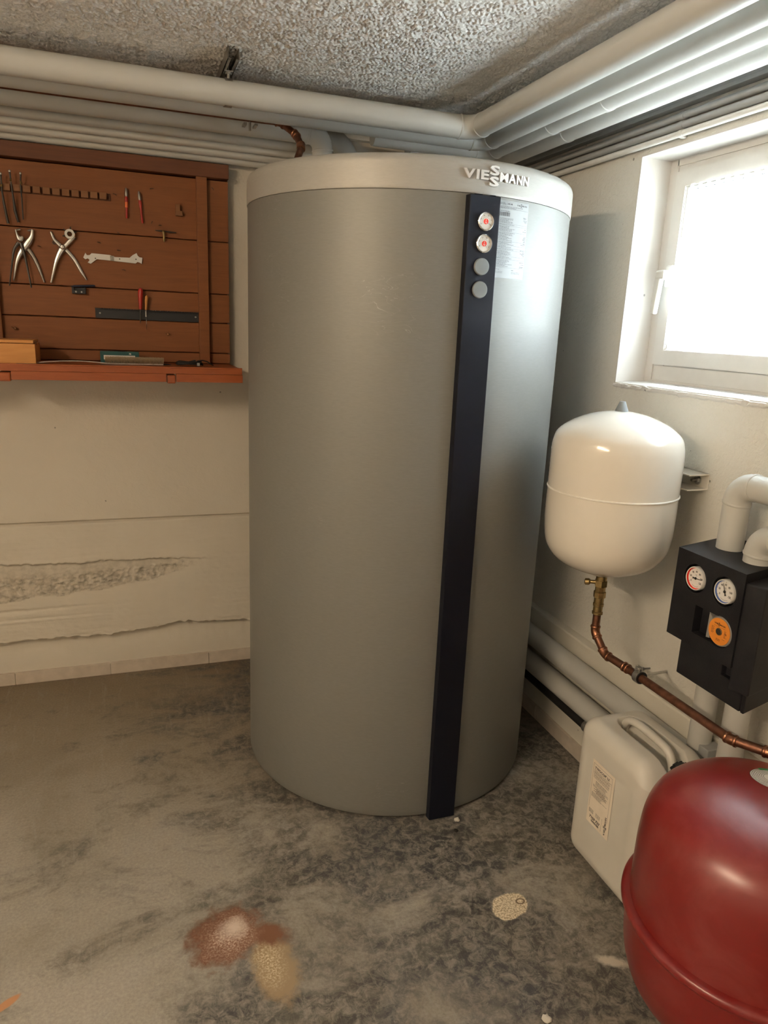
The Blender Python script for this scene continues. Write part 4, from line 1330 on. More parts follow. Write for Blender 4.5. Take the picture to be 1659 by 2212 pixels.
MB().box(-.1735, -.1265, BY - .004, BY, 1.5655, 1.5880, .001).box(-.1735, -.166, BY - .024, BY - .003, 1.5775, 1.5880, .001).box(-.134, -.1265, BY - .024, BY - .003, 1.5775, 1.5880, .001).box(-.1735, -.1265, BY - .024, BY - .019, 1.5655, 1.5790, .001).build('body', M['black'], hp)
for x in (-.1595, -.1405):
    MB().lathe([(.0014, .0015), (.0028, .0012), (.003, 0)], 12, disc_mat(x, BY - .024, 1.572)).build('screw', M['steel'], hp)
tag(MB().tube([(-.176, BY - .015, 1.5905), (-.165, BY - .015, 1.5915), (-.10, BY - .015, 1.5965), (-.094, BY - .015, 1.5965)], [.0012, .0034, .0034, .0024], 12).build('pencil', M['navy']), 'dark blue marker pen lying across the black holder', 'pen')
# black toothed rack
br_ = thing('notched_rack', 'long black metal tool rack with notches at its right end', 'rack', (.09, BY, 1.48))
MB().prism([(-.099, 1.4835), (.2733, 1.4815), (.2733, 1.5165), (-.099, 1.5185)], BY - .003, BY, 'XZ').build('back_plate', M['black'], br_)
sf = [(-.099, BY - .001), (-.099, BY - .026)]
x = -.080
while x < .262:
    sf += [(x, BY - .026), (x + .002, BY - .014), (x + .0095, BY - .014), (x + .0115, BY - .026)]
    x += .0263
sf += [(.2733, BY - .026), (.2733, BY - .001)]
MB().prism(sf, 1.5165, 1.5190, 'XY').build('notched_lip', M['black'], br_)
for x in (-.083, .262):
    MB().lathe([(.0012, .001), (.0028, .0012), (.0032, 0)], 12, disc_mat(x, BY - .003, 1.501)).build('screw', M['steel'], br_)
# red-handled knife and awl in the rack
sd = thing('red_screwdriver', 'red-handled screwdriver standing in the black notched rack', 'screwdriver', (.062, BY - .018, 1.47))
MB().tube([(.0635, BY - .019, 1.598), (.0635, BY - .019, 1.595), (.0635, BY - .019, 1.587), (.0625, BY - .019, 1.574), (.0620, BY - .019, 1.563), (.0610, BY - .018, 1.540), (.0605, BY - .018, 1.5215), (.0605, BY - .018, 1.520)], [.002, .0065, .0092, .0092, .0088, .0068, .0058, .003], 16).build('handle', M['tool_red'], sd)
MB().tube([(.0600, BY - .018, 1.521), (.0585, BY - .018, 1.482), (.0575, BY - .018, 1.469)], [.0028, .0024, .0006], 10).build('blade', M['dark_steel'], sd)
aw = thing('awl', 'awl with pale wooden handle beside the red screwdriver', 'awl', (.081, BY - .018, 1.45))
MB().tube([(.0845, BY - .020, 1.572), (.0840, BY - .020, 1.566), (.0820, BY - .019, 1.552), (.0810, BY - .018, 1.535), (.0800, BY - .018, 1.5195)], [.002, .006, .0058, .0044, .004], 14).build('handle', M['box_wood'], aw)
MB().tube([(.0800, BY - .018, 1.5195), (.0798, BY - .018, 1.4945)], [.0036, .003], 12).build('ferrule', M['dull_steel'], aw)
MB().tube([(.0798, BY - .018, 1.4950), (.0795, BY - .018, 1.448)], [.0011, .0003], 8).build('spike', M['steel'], aw)

# ---- things on the shelf
SZ = 1.3250
wx = thing('wooden_box', 'honey-coloured wooden box with a thin lid at the left end of the shelf', 'box', (-.38, 2.80, SZ))
MB().box(-.52, -.2860, 2.715, 2.865, SZ, 1.3905, .001).build('body', M['box_wood'], wx)
MB().box(-.52, -.2905, 2.713, 2.866, 1.3922, 1.4025, .0012).build('lid', M['box_wood'], wx)
MB().box(-.287, -.2845, 2.74, 2.76, 1.386, 1.400).build('lid_stop', M['block'], wx)
bx_ = thing('teal_case', 'teal plastic case standing against the board behind the brush', 'case', (-.02, 2.90, SZ))
MB().box(-.0880, .0470, 2.872, 2.905, SZ, 1.3665, .002).build('body', M['teal'], bx_)
MB().box(-.0760, .0330, 2.8712, 2.8722, 1.337, 1.3525).build('paper_slip', M['paper'], bx_)
q = MB(); q.add_mesh(text_mesh('FB', .007, 0, .0003), face_y(.012, 1.356, 2.8715)); q.build('print', M['paper'], bx_, recalc=False)
q = MB()
for i in range(7): q.box(-.038 + i * .0065, -.0342 + i * .0065, 2.8725, 2.876, 1.3660, 1.3672)
q.build('latch_marks', M['ink'], bx_)
bs = thing('bottle_brush', 'long bristled brush on twisted white wire lying on the shelf', 'brush', (.03, 2.80, SZ))
wv = MB()
for ph in (0, PI):
    P = []
    for i in range(0, 300):
        t = i / 299
        x = -.295 + t * .425
        zz = SZ + .003 + .007 * math.sin(min(1, t / .55) * PI) * (1 if t < .55 else 0)
        P.append((x, 2.735 + .045 * sstep(0, .55, t) + .0011 * math.cos(t * 250 + ph), zz + .0011 * math.sin(t * 250 + ph)))
    wv.tube(P, .0009, 5)
wv.build('twisted_wire', M['paper'], bs)
bris = MB(); rb = random.Random(3)
for i in range(2600):
    t = rb.random(); x = -.068 + t * .198
    x0 = round(x / .0033) * .0033 + rb.uniform(-.0004, .0004)
    an = rb.gauss(PI / 2, .55); ln = rb.uniform(.021, .026) * (1 if an > .2 and an < 2.9 else .3)
    y, z = 2.780, SZ + .003
    ex, ey, ez = x0 + rb.uniform(-.0018, .0018), y + math.cos(an) * ln * .7, z + abs(math.sin(an)) * ln
    bris.verts([(x0 - .0005, y, z), (x0 + .0005, y, z), (ex + .0004, ey, ez), (ex - .0004, ey, ez)], [(0, 1, 2, 3)])
o = bris.build('bristles', M['bristle'], bs, recalc=False); o['kind'] = 'stuff'
MB().tube([(.128, 2.78, SZ + .004), (.145, 2.782, SZ + .004), (.156, 2.784, SZ + .0025)], [.003, .0028, .001], 10).build('end_loop', M['black'], bs)
kb = thing('black_cable', 'coil of black cable lying at the right end of the shelf', 'cable', (.24, 2.80, SZ))
P = []
for i in range(130):
    t = i / 129; a_ = t * 2 * PI * 4.2
    P.append((.222 + .048 * math.cos(a_) * (1 - .12 * t), 2.80 + .03 * math.sin(a_), SZ + .0035 + .010 * t + .003 * math.sin(a_ * 1.7) ** 2))
MB().tube(P, .0027, 8).build('coil', M['rubber'], kb)
MB().tube([(.244, 2.785, SZ + .012), (.252, 2.785, SZ + .019), (.268, 2.785, SZ + .0215), (.285, 2.79, SZ + .017), (.298, 2.79, SZ + .009), (.308, 2.795, SZ + .003)], .0022, 10).build('loop', M['rubber'], kb)
MB().tube([(.198, 2.775, SZ + .010), (.222, 2.772, SZ + .015), (.242, 2.772, SZ + .0215)], [.002, .0035, .0025], 10).build('plug', M['rubber'], kb)
MB().box(.246, .258, 2.772, 2.784, SZ + .001, SZ + .013, .002).build('adapter', M['conduit_grey'], kb)
tag(MB().box(-.345, -.245, 2.668, 2.705, SZ, SZ + .0022, .0006).build('flat_strip', M['teal']), 'thin dark strip lying before the wooden box on the shelf', 'strip')

# ------------------------------------------------------------------ white expansion vessel on the window wall
VX, VY = 1.275, 1.640
vs_ = thing('expansion_vessel', 'cream-white round expansion vessel hung on the wall below the window', 'vessel', (VX, VY, .837))
VT = Matrix.Translation((VX, VY, 0))
def smooth_prof(pts, k=6):
    out = []
    n = len(pts)
    for i in range(n - 1):
        p0, p1, p2, p3 = pts[max(i - 1, 0)], pts[i], pts[i + 1], pts[min(i + 2, n - 1)]
        for j in range(k):
            t = j / k
            out.append(tuple(max(0, v) for v in (0.5 * (2 * p1[q] + (p2[q] - p0[q]) * t + (2 * p0[q] - 5 * p1[q] + 4 * p2[q] - p3[q]) * t * t + (3 * p1[q] - p0[q] - 3 * p2[q] + p3[q]) * t ** 3) for q in (0, 1))))
    out.append(pts[-1])
    return out
prof = smooth_prof([(0, .838), (.045, .840), (.095, .850), (.138, .874), (.165, .910), (.175, .955), (.1775, 1.01), (.1775, 1.10), (.1772, 1.18), (.1735, 1.215), (.162, 1.240), (.128, 1.266), (.08, 1.286), (.035, 1.296), (0, 1.299)])
MB().lathe(prof, 96, VT).build('vessel_body', M['white_enamel'], vs_)
MB().lathe([(.1770, 1.0755), (.1795, 1.0765), (.1803, 1.0785), (.1795, 1.0808), (.1770, 1.082)], 96, VT).build('seam_bead', M['enamel_bead'], vs_)
MB().lathe([(.0185, 1.2965), (.0175, 1.300), (.0085, 1.322), (.0075, 1.3245), (0, 1.3248)], 28, VT).build('valve_cap', M['grey_cap'], vs_)
MB().lathe([(0, .838), (.041, .8375), (.0425, .835), (.0425, .832), (.039, .829), (.018, .827), (.018, .836)], 40, VT).build('flange', M['steel'], vs_)
wb_ = MB()
wb_.box(1.5205, 1.5245, 1.545, 1.735, 1.088, 1.134, .0008).box(1.452, 1.5245, 1.545, 1.735, 1.130, 1.134, .0008).box(1.452, 1.5245, 1.545, 1.735, 1.088, 1.092, .0008)
wb_.build('wall_bracket', M['white_enamel'], vs_)
RY = Matrix.Rotation(-PI / 2, 4, 'Y')       # lathe axis z -> -x
def disc_x(x, y, z):
    return Matrix.Translation((x, y, z)) @ RY
bo = MB().lathe([(0, 0), (.0135, 0), (.0135, .0018), (0, .0018)], 24, disc_x(1.5205, 1.583, 1.1105)).build('washer', M['steel'], vs_)
MB().lathe([(0, 0), (.0085, 0), (.0085, .0065), (0, .0065)], 6, disc_x(1.5187, 1.583, 1.1105), smooth=False).build('nut', M['steel'], bo)
MB().tube([(1.52, 1.583, 1.1105), (1.497, 1.583, 1.1105)], .0042, 12).build('threaded_end', M['dull_steel'], bo)
# brass fittings and copper drop
bf = thing('vessel_valve', 'brass service valve and unions screwed under the white vessel', 'valve', (VX, VY - .004, .76))
FT = Matrix.Translation((VX, 1.637, 0))
MB().lathe([(.013, .832), (.0155, .832), (.0155, .808), (.013, .808)], 24, FT).build('neck', M['brass'], bf)
MB().lathe([(.0150, .809), (.0185, .808), (.0185, .790), (.015, .789)], 6, FT, smooth=False).build('hex_body', M['brass'], bf)
MB().lathe([(.012, .79), (.0150, .788), (.0150, .775), (.0175, .773), (.0175, .756), (.014, .754)], 8, FT, smooth=False).build('union_nut', M['brass'], bf)
MB().lathe([(.011, .756), (.0140, .754), (.0140, .738), (.0155, .736), (.0155, .729), (.0135, .727), (.0135, .712), (.0155, .710), (.0155, .704), (.0122, .702)], 24, FT).build('union', M['brass'], bf)
kn = MB().tube([(VX - .012, 1.640, .802), (VX - .030, 1.655, .800)], [.006, .0055], 12)
kn.tube([(VX - .026, 1.652, .800), (VX - .029, 1.6545, .800), (VX - .037, 1.661, .799), (VX - .039, 1.6625, .799)], [.0065, .0095, .0095, .006], 14)
kn.build('valve_screw', M['brass'], bf)
pipe_run('copper_pipe', 'brown copper pipe dropping from the vessel valve and running along the wall', 'pipe',
         [(VX, 1.637, .712), (VX, 1.637, .646), (1.279, 1.585, .597), (1.289, 1.50, .594), (1.300, 1.128, .590), (1.335, 1.050, .597), (1.430, .96, .625)], .0113, M['copper'], .026, .0018, 20, M['copper_bright'], lip=.008)
pc = thing('pipe_clamp', 'rubber-lined zinc clamp holding the copper pipe off the wall', 'clamp', (1.293, 1.445, .596))
CM = Matrix.Translation((1.2915, 1.447, .5935)) @ Matrix.Rotation(PI / 2, 4, 'X')
MB().lathe([(.0118, -.0115), (.0172, -.0115), (.0172, .0115), (.0118, .0115), (.0118, -.0115)], 32, CM).build('rubber_lining', M['rubber'], pc)
MB().lathe([(.0172, -.0085), (.0192, -.0080), (.0192, .0080), (.0172, .0085)], 32, CM).build('clamp_ring', M['steel'], pc)
MB().box(1.281, 1.284, 1.438, 1.456, .608, .624, .001).box(1.290, 1.293, 1.438, 1.456, .608, .624, .001).build('ear', M['steel'], pc)
MB().tube([(1.272, 1.447, .617), (1.318, 1.440, .618)], .0028, 12).tube([(1.294, 1.4435, .6175), (1.300, 1.4425, .6177)], .0052, 6).build('clamp_screw', M['steel'], pc)
MB().tube([(1.307, 1.458, .588), (1.5245, 1.595, .505)], .0042, 14).build('wall_rod', M['steel'], pc)
MB().tube([(1.310, 1.460, .5868), (1.345, 1.482, .5735)], .0062, 14).build('rod_sleeve', M['steel'], pc)

# ------------------------------------------------------------------ pipes along the foot of the wall
o = MB().tube([(1.4515, 2.93, .352), (1.4515, 1.15, .352)], .0365, 32).build('floor_pipe', M['pipe'])
tag(o, 'thick grey insulated pipe just under the wall ledge beside the tank', 'pipe', 'pipes along the foot of the window wall')
o = MB().tube([(1.442, 2.93, .252), (1.442, 1.15, .252)], .0365, 32).build('floor_pipe', M['pipe'])
tag(o, 'thick grey insulated pipe running below the ledge pipe, second from the top', 'pipe', 'pipes along the foot of the window wall')
t = thing('rubber_pipe', 'thin dark foam-covered pipe, lowest of those along the wall foot', 'pipe', (1.443, 1.8, .190), 'pipes along the foot of the window wall')
MB().tube([(1.443, 2.93, .190), (1.443, 1.2, .190)], .0178, 20).build('foam_cover', M['rubber'], t)
MB().tube([(1.443, 1.822, .190), (1.443, 1.824, .190), (1.443, 1.838, .190), (1.443, 1.840, .190)], [.018, .0215, .0215, .018], 24).box(1.438, 1.448, 1.824, 1.838, .205, .224, .001).build('clamp', M['steel'], t)
tag(MB().box(1.478, 1.4895, 1.0, 2.93, .300, .306, .001).build('wall_strip', M['plaster_ledge']), 'narrow painted strip on the wall between the two thick floor pipes', 'strip')
# standing pipes under and over the pump station
o = MB().tube([(1.447, 1.356, .36), (1.447, 1.356, .6545)], .0305, 32).build('riser_pipe', M['pipe'])
tag(o, 'grey insulated riser under the pump station, left of two', 'pipe', 'risers under the pump station')
o = MB().tube([(1.402, 1.212, .05), (1.402, 1.212, .6545)], .0308, 32).build('riser_pipe', M['pipe'])
tag(o, 'grey insulated riser under the pump station, right of two', 'pipe', 'risers under the pump station')
tag(MB().box(1.425, 1.48, 1.30, 1.335, .40, .43, .003).build('pipe_shoe', M['conduit_grey']), 'small grey shoe at the foot of the left riser behind the canister', 'bracket')
pipe_run('return_pipe', 'grey insulated pipe rising from the pump station and bending over to the right', 'pipe',
         [(1.422, 1.341, .9872), (1.422, 1.341, 1.153), (1.422, .2, 1.168)], .0322, M['pipe'], .045, .001, 32, lip=.006)
pipe_run('return_pipe', 'shorter grey insulated pipe bending out of the pump station at the picture edge', 'pipe',
         [(1.400, 1.232, .9872), (1.400, 1.232, 1.052), (1.400, .2, 1.060)], .0322, M['pipe'], .042, .001, 32, lip=.006)

# ------------------------------------------------------------------ pump station in black foam shells
ps = thing('pump_station', 'black foam pump station with two thermometers and an orange pump plate', 'pump station', (1.42, 1.28, .655))
def boolean(base, cutters, name, mat, parent):
    o = base.build('tmp_base', mat)
    cs = []
    for c in cutters:
        co = c.build('tmp_cut', mat); cs.append(co)
        md = o.modifiers.new('b', 'BOOLEAN'); md.operation = 'DIFFERENCE'; md.object = co; md.solver = 'EXACT'
    md = o.modifiers.new('bev', 'BEVEL'); md.width = .0045; md.segments = 3; md.limit_method = 'ANGLE'; md.angle_limit = math.radians(50)
    dg = bpy.context.evaluated_depsgraph_get()
    me = bpy.data.meshes.new_from_object(o.evaluated_get(dg))
    for x in cs + [o]:
        bpy.data.objects.remove(x)
    me.name = name
    for p in me.polygons: p.use_smooth = False
    n = bpy.data.objects.new(name, me); COL.objects.link(n)
    n.parent = parent; n.matrix_parent_inverse = Matrix.Translation(-WORLD.get(parent.name, Vector((0, 0, 0))))
    return n
up_ = MB().prism([(1.300, 1.381), (1.300, 1.165), (1.524, 1.222), (1.524, 1.440)], .755, .987, 'XY')
cut = []
for y in (1.3135, 1.2195):
    cut.append(MB().lathe([(0, -.001), (.036, -.001), (.0345, .020), (0, .020)], 40, Matrix.Translation((1.299, y, .9255)) @ Matrix.Rotation(PI / 2, 4, 'Y')))
cut.append(MB().box(1.29, 1.325, 1.222, 1.298, .790, .862))
cut.append(MB().lathe([(0, -.01), (.0395, -.01), (.0395, .026), (0, .026)], 40, Matrix.Translation((1.299, 1.2155, .826)) @ Matrix.Rotation(PI / 2, 4, 'Y')))
shell = boolean(up_, cut, 'upper_shell', M['foam'], ps)
lo_ = MB().prism([(1.318, 1.346), (1.318, 1.124), (1.524, 1.180), (1.524, 1.405)], .655, .757, 'XY')
cut = [MB().box(1.30, 1.335, 1.172, 1.206, .716, .743), MB().box(1.31, 1.3225, 1.134, 1.138, .60, .80)]
boolean(lo_, cut, 'lower_shell', M['foam'], ps)
MB().prism([(1.306, 1.168), (1.318, 1.120), (1.524, 1.176), (1.524, 1.226)], .700, .965, 'XY', .004).build('side_shell', M['foam'], ps)
def gauge(y, z, ringmat, ang, nm):
    g_ = MB().lathe([(.0275, -.012), (.0295, -.010), (.0298, .004), (.0283, .0065), (.0268, .006), (.0268, .001)], 48, disc_x(1.304, y, z)).build(nm, M['white_plastic'], ps)
    MB().lathe([(.0267, .0052), (.0267, .0006), (.0248, .0006), (.0248, .0012)], 48, disc_x(1.304, y, z)).build('colour_ring', ringmat, g_)
    MB().lathe([(0, .0012), (.0250, .0012), (.0250, 0)], 40, disc_x(1.304, y, z)).build('dial', M['paper'], g_)
    pr = MB()
    X_ = 1.3025
    f = lambda u, v: Vector((X_, y - u, z + v))
    for i, s in enumerate(('0', '20', '40', '60', '80', '100', '120')):
        a = math.radians(212 - i * 40.5); me = text_mesh(s, .0068, 0, .0002, 'CENTER')
        cu_, cv_ = .0172 * math.cos(a), .0172 * math.sin(a)
        pr.add_mesh(me, lambda c: f(cu_ + c.x * .85, cv_ + c.y - .0022))
        for rr_ in range(1):
            u0, v0, u1, v1 = .0222 * math.cos(a), .0222 * math.sin(a), .0242 * math.cos(a), .0242 * math.sin(a)
            nu, nv = -math.sin(a) * .0005, math.cos(a) * .0005
            pr.verts([f(u0 - nu, v0 - nv), f(u0 + nu, v0 + nv), f(u1 + nu, v1 + nv), f(u1 - nu, v1 - nv)], [(0, 1, 2, 3)])
    pr.add_mesh(text_mesh('°C', .005, 0, .0001, 'CENTER'), lambda c: f(c.x, c.y + .0062))
    for i in range(14):
        a = math.radians(-118 + i * 4.2); u, v_ = .0215 * math.cos(a), .0215 * math.sin(a)
        pr.verts([f(u, v_), f(u + .0009, v_ + .0002), f(u + .0008, v_ + .0011), f(u, v_ + .0010)], [(0, 1, 2, 3)])
    pr.build('dial_print', M['ink'], g_, recalc=False)
    nd = MB(); a = math.radians(ang)
    ca, sa = math.cos(a), math.sin(a)
    q = lambda r, w: Vector((X_ - .0010, y - (r * ca - w * sa), z + (r * sa + w * ca)))
    nd.verts([q(-.010, -.0028), q(-.006, -.0016), q(.020, -.0005), q(.020, .0005), q(-.006, .0016), q(-.010, .0028)], [tuple(range(6))])
    nd.lathe([(0, .0022), (.0032, .0018), (.0032, 0)], 16, disc_x(X_ - .0002, y, z))
    nd.build('needle', M['ink'], g_, recalc=False)
for y_ in (1.3135, 1.2195):
    MB().lathe([(.0355, -.004), (.0365, .0005), (.0380, .0012), (.0395, 0), (.0395, -.004)], 48, disc_x(1.3005, y_, .9255)).build('well_rim', M['foam'], ps)
gauge(1.3135, .9255, M['red'], 4, 'thermometer')
gauge(1.2195, .9255, M['blue'], 112, 'thermometer')
# pump head with plate
ph_ = MB().lathe([(.036, -.030), (.0372, -.008), (.0362, .0000), (.0345, .0018), (0, .0022)], 56, disc_x(1.3045, 1.2155, .826)).build('pump_head', M['grey_housing'], ps)
MB().prism([(1.252, .858), (1.2545, .866), (1.2555, .795), (1.244, .797), (1.244, .85)], 1.3035, 1.322, 'YZ', .0008).build('terminal_flange', M['grey_housing'], ph_)
MB().lathe([(.0088, .0024), (.0328, .0024), (.0328, .0036), (.0088, .0036)], 56, disc_x(1.3045, 1.2155, .826)).build('name_plate', M['orange'], ph_)
MB().lathe([(.0092, .002), (.0092, .0042), (.0075, .0055), (0, .0055)], 32, disc_x(1.3045, 1.2155, .826)).build('vent_screw', M['dark_steel'], ph_)
MB().lathe([(.0078, .0056), (.0085, .0054), (.0088, .0045)], 32, disc_x(1.3045, 1.2155, .826)).build('screw_rim', M['brass'], ph_)
pr = MB()
fp = lambda c: Vector((1.3007, 1.2155 - c.x, .826 + c.y))
wordmark(pr, fp, .034, 0, .0002, ox=-.0175, oz=.0155)
fine_text(pr, fp, -.017, .019, .0115, .0006, 1)
for dx in (-.0235, .0155):
    for k in range(7):
        fine_text(pr, fp, dx, dx + rnd.uniform(.005, .009), .007 - k * .0026, .0009, 1)
for k in range(3): fine_text(pr, fp, -.006, .006, -.0185 - k * .002, .0008, 1)
fine_text(pr, fp, .012, .020, -.015, .0008, 1)
put(pr, 'CE', .0165, -.0015, .0045, fp, 0, .0001)
pr.build('plate_print', M['ink'], ph_, recalc=False)
# pressure gauge on the near flank
sd_ = Vector((.2425, -.970, 0)).normalized()
GM = Matrix.Translation((1.415, 1.137, .945)) @ sd_.to_track_quat('Z', 'Y').to_matrix().to_4x4()
pgz = MB().lathe([(.028, -.01), (.0315, -.004), (.0315, .010), (.030, .013), (.028, .0125), (.028, .006)], 40, GM).build('pressure_gauge', M['chrome'], ps)
MB().lathe([(0, .006), (.028, .006), (.028, .002)], 40, GM).build('dial', M['paper'], pgz)

# ------------------------------------------------------------------ white canister
cn = thing('canister', 'milky white plastic canister with paper label standing on the floor behind the red tank', 'canister', (1.288, 1.395, 0))
def rbox(lo, hi, r, n=34):
    """rounded box shell as a dense quad sphere"""
    lo, hi = Vector(lo), Vector(hi); c = (lo + hi) / 2; h = (hi - lo) / 2
    t = bmesh.new(); cache = {}
    def vtx(p):
        key = (round(p[0], 5), round(p[1], 5), round(p[2], 5))
        if key not in cache: cache[key] = t.verts.new(p)
        return cache[key]
    for ax in range(3):
        for sg in (-1, 1):
            a1, a2 = (ax + 1) % 3, (ax + 2) % 3
            g = []
            for i in range(n + 1):
                row = []
                for j in range(n + 1):
                    p = Vector((0, 0, 0)); p[ax] = sg * h[ax]; p[a1] = (i / n * 2 - 1) * h[a1]; p[a2] = (j / n * 2 - 1) * h[a2]
                    row.append(p)
                g.append(row)
            for i in range(n):
                for j in range(n):
                    q = [vtx(g[i][j]), vtx(g[i + 1][j]), vtx(g[i + 1][j + 1]), vtx(g[i][j + 1])]
                    f = t.faces.new(q if sg > 0 else q[::-1]); f.smooth = True
    for v_ in t.verts:
        p = v_.co.copy()
        q = Vector([max(-(h[k] - r[k]), min(h[k] - r[k], p[k])) for k in range(3)])
        d = p - q
        e = Vector([d[k] / r[k] for k in range(3)])
        if e.length > 1e-6:
            e = e / e.length * min(1.0, max(abs(e[0]), abs(e[1]), abs(e[2])))
            e.normalize()
            d = Vector([e[k] * r[k] for k in range(3)])
        v_.co = c + q + d
    return t
t_ = rbox((1.187, 1.245, 0.0), (1.402, 1.548, .442), (.042, .045, .050), 60)
for v_ in t_.verts:
    x, y, z = v_.co
    if z > .37:
        k = sstep(.37, .42, z)
        # trench around the handle and lower far shoulder
        u = (x - 1.300) / .042; w = (y - 1.375) / .112
        dd = (abs(u) ** 3 + abs(w) ** 4)
        tr_ = 1 - sstep(.55, 1.25, dd)
        z -= .062 * k * tr_
        z -= .030 * k * sstep(1.31, 1.245, y) if False else .030 * k * (1 - sstep(1.25, 1.31, y))
    if .05 < z < .36 and x < 1.2:
        b_ = sstep(.06, .085, z) * (1 - sstep(.345, .365, z)) * sstep(1.29, 1.305, y) * (1 - sstep(1.49, 1.505, y))
        x += .0015 * b_
    v_.co = (x, y, z)
mb = MB(); mb.merge(t_); mb.build('canister_body', M['canister'], cn, recalc=False)
hb = MB()
HP = [(1.300, 1.492, .398), (1.300, 1.482, .428), (1.300, 1.458, .449), (1.300, 1.40, .453), (1.300, 1.34, .450), (1.300, 1.308, .442), (1.300, 1.292, .418), (1.300, 1.288, .395)]
fine = []
for i in range(len(HP) - 1):
    for k in range(4):
        t = k / 4; p0, p1, p2, p3 = [Vector(HP[max(0, min(len(HP) - 1, i + d))]) for d in (-1, 0, 1, 2)]
        fine.append(0.5 * (2 * p1 + (p2 - p0) * t + (2 * p0 - 5 * p1 + 4 * p2 - p3) * t * t + (3 * p1 - p0 - 3 * p2 + p3) * t ** 3))
fine.append(Vector(HP[-1]))
hb.tube(fine, .0115, 16)
hb.build('handle', M['canister'], cn)
MB().tube([(1.1965, y, .4385) for y in (1.5, 1.3)], .0001, 4).build('mould_seam', M['canister'], cn) if False else None
# cap
CC = Matrix.Translation((1.300, 1.258, .405)) @ Matrix.Rotation(math.radians(38), 4, 'X')
cp = MB().lathe([(.024, 0), (.029, .002), (.030, .020), (.027, .024), (0, .025)], 32, CC)
for k in range(14):
    a = k * 2 * PI / 14
    cp.box(.0285, .0325, -.0028, .0028, .002, .021, .0008, CC @ Matrix.Rotation(a, 4, 'Z'))
cp.build('screw_cap', M['rubber'], cn)
# paper label, slightly skewed
CLX = 1.1872
def cl(c):
    return Vector((CLX - .0006 + .0008 * 0 - c.z, 1.4605 - c.x, .152 + c.y - .03 * c.x * 0))
lbm = MB(); lbm.verts([cl(Vector(p)) for p in ((0, 0, 0), (.0975, 0, 0), (.0975, .197, 0), (0, .197, 0))], [(0, 1, 2, 3)])
cl_o = lbm.build('paper_label', M['paper_old'], cn, recalc=False)
cl2 = lambda c: cl(c) - Vector((.0004, 0, 0))
q = MB()
for x0, x1, z0, z1 in ((.005, .088, .187, .1876), (.005, .0056, .048, .187), (.0874, .088, .048, .187), (.066, .0666, .008, .048)):
    q.verts([cl2(Vector((x0, z0, 0))), cl2(Vector((x1, z0, 0))), cl2(Vector((x1, z1, 0))), cl2(Vector((x0, z1, 0)))], [(0, 1, 2, 3)])
put(q, 'TYFOCOR', .012, .173, .0098, cl2, 0, .0003, 1.05)
put(q, '®', .0590, .177, .006, cl2, 0, .0001)
put(q, 'LS', .066, .173, .0098, cl2, 0, .0003, 1.05)
z = .1685
for k in range(8): fine_text(q, cl2, .010, rnd.uniform(.078, .085), z, .0013 if k in (2, 5) else .0009, 1); z -= .0033
z -= .003
for k in range(5): fine_text(q, cl2, .022, rnd.uniform(.065, .075), z, .0010, 1); z -= .0029
z -= .001
for k in range(3): fine_text(q, cl2, .012, .080, z, .0007, 1); z -= .0024
for k in range(5): fine_text(q, cl2, .018 if k % 2 else .028, rnd.uniform(.062, .078), z, .0014, 1); z -= .0032
z -= .001
for k in range(6): fine_text(q, cl2, .010, rnd.uniform(.05, .082), z, .0008, 1); z -= .0025
z = .0455
for k in range(6): fine_text(q, cl2, .008, .028, z, .0007, 1); fine_text(q, cl2, .038, .058, z, .0006, 1); z -= .0021
put(q, '7159 727', .013, .0185, .0108, cl2, 0, .0004, 1.12)
x = .022
while x < .056:
    w = rnd.choice((.0006, .0010, .0014))
    q.verts([cl2(Vector((x, .009, 0))), cl2(Vector((x + w, .009, 0))), cl2(Vector((x + w, .0155, 0))), cl2(Vector((x, .0155, 0)))], [(0, 1, 2, 3)])
    x += w + rnd.choice((.0005, .0009))
wordmark(q, cl2, .057, 0, .0002, True, ox=.085, oz=-.006 + .012)
q.build('label_print', M['ink'], cl_o, recalc=False)

# ------------------------------------------------------------------ red expansion tank
RXc, RYc = 1.194, .916
rt = thing('red_tank', 'big dark red expansion tank with a raised waist band in the front right corner', 'tank', (RXc, RYc, 0))
RT = Matrix.Translation((RXc, RYc, 0))
prof = smooth_prof([(0, .055), (.10, .062), (.17, .085), (.215, .125), (.236, .18), (.2425, .24), (.2430, .296)], 5)
MB().lathe(prof, 120, RT).build('lower_shell', M['red_enamel'], rt)
prof = smooth_prof([(.2400, .318), (.2400, .38), (.2385, .45), (.2310, .510), (.210, .553), (.167, .587), (.11, .607), (.05, .618), (0, .620)], 6)
MB().lathe(prof, 120, RT).build('upper_shell', M['red_enamel'], rt)
MB().lathe(smooth_prof([(.241, .294), (.2500, .2955), (.2560, .301), (.2575, .308), (.2560, .315), (.2500, .3195), (.2400, .321)], 3), 120, RT).build('waist_band', M['red_enamel'], rt)
for a in (100, 220, 340):
    ca, sa = math.cos(math.radians(a)), math.sin(math.radians(a))
    MB().box(-.018, .018, -.003, .003, 0, .17, .001, RT @ Matrix.Rotation(math.radians(a), 4, 'Z') @ Matrix.Translation((.205, 0, 0)) @ Matrix.Rotation(PI / 2, 4, 'Z')).build('leg', M['red_enamel'], rt)
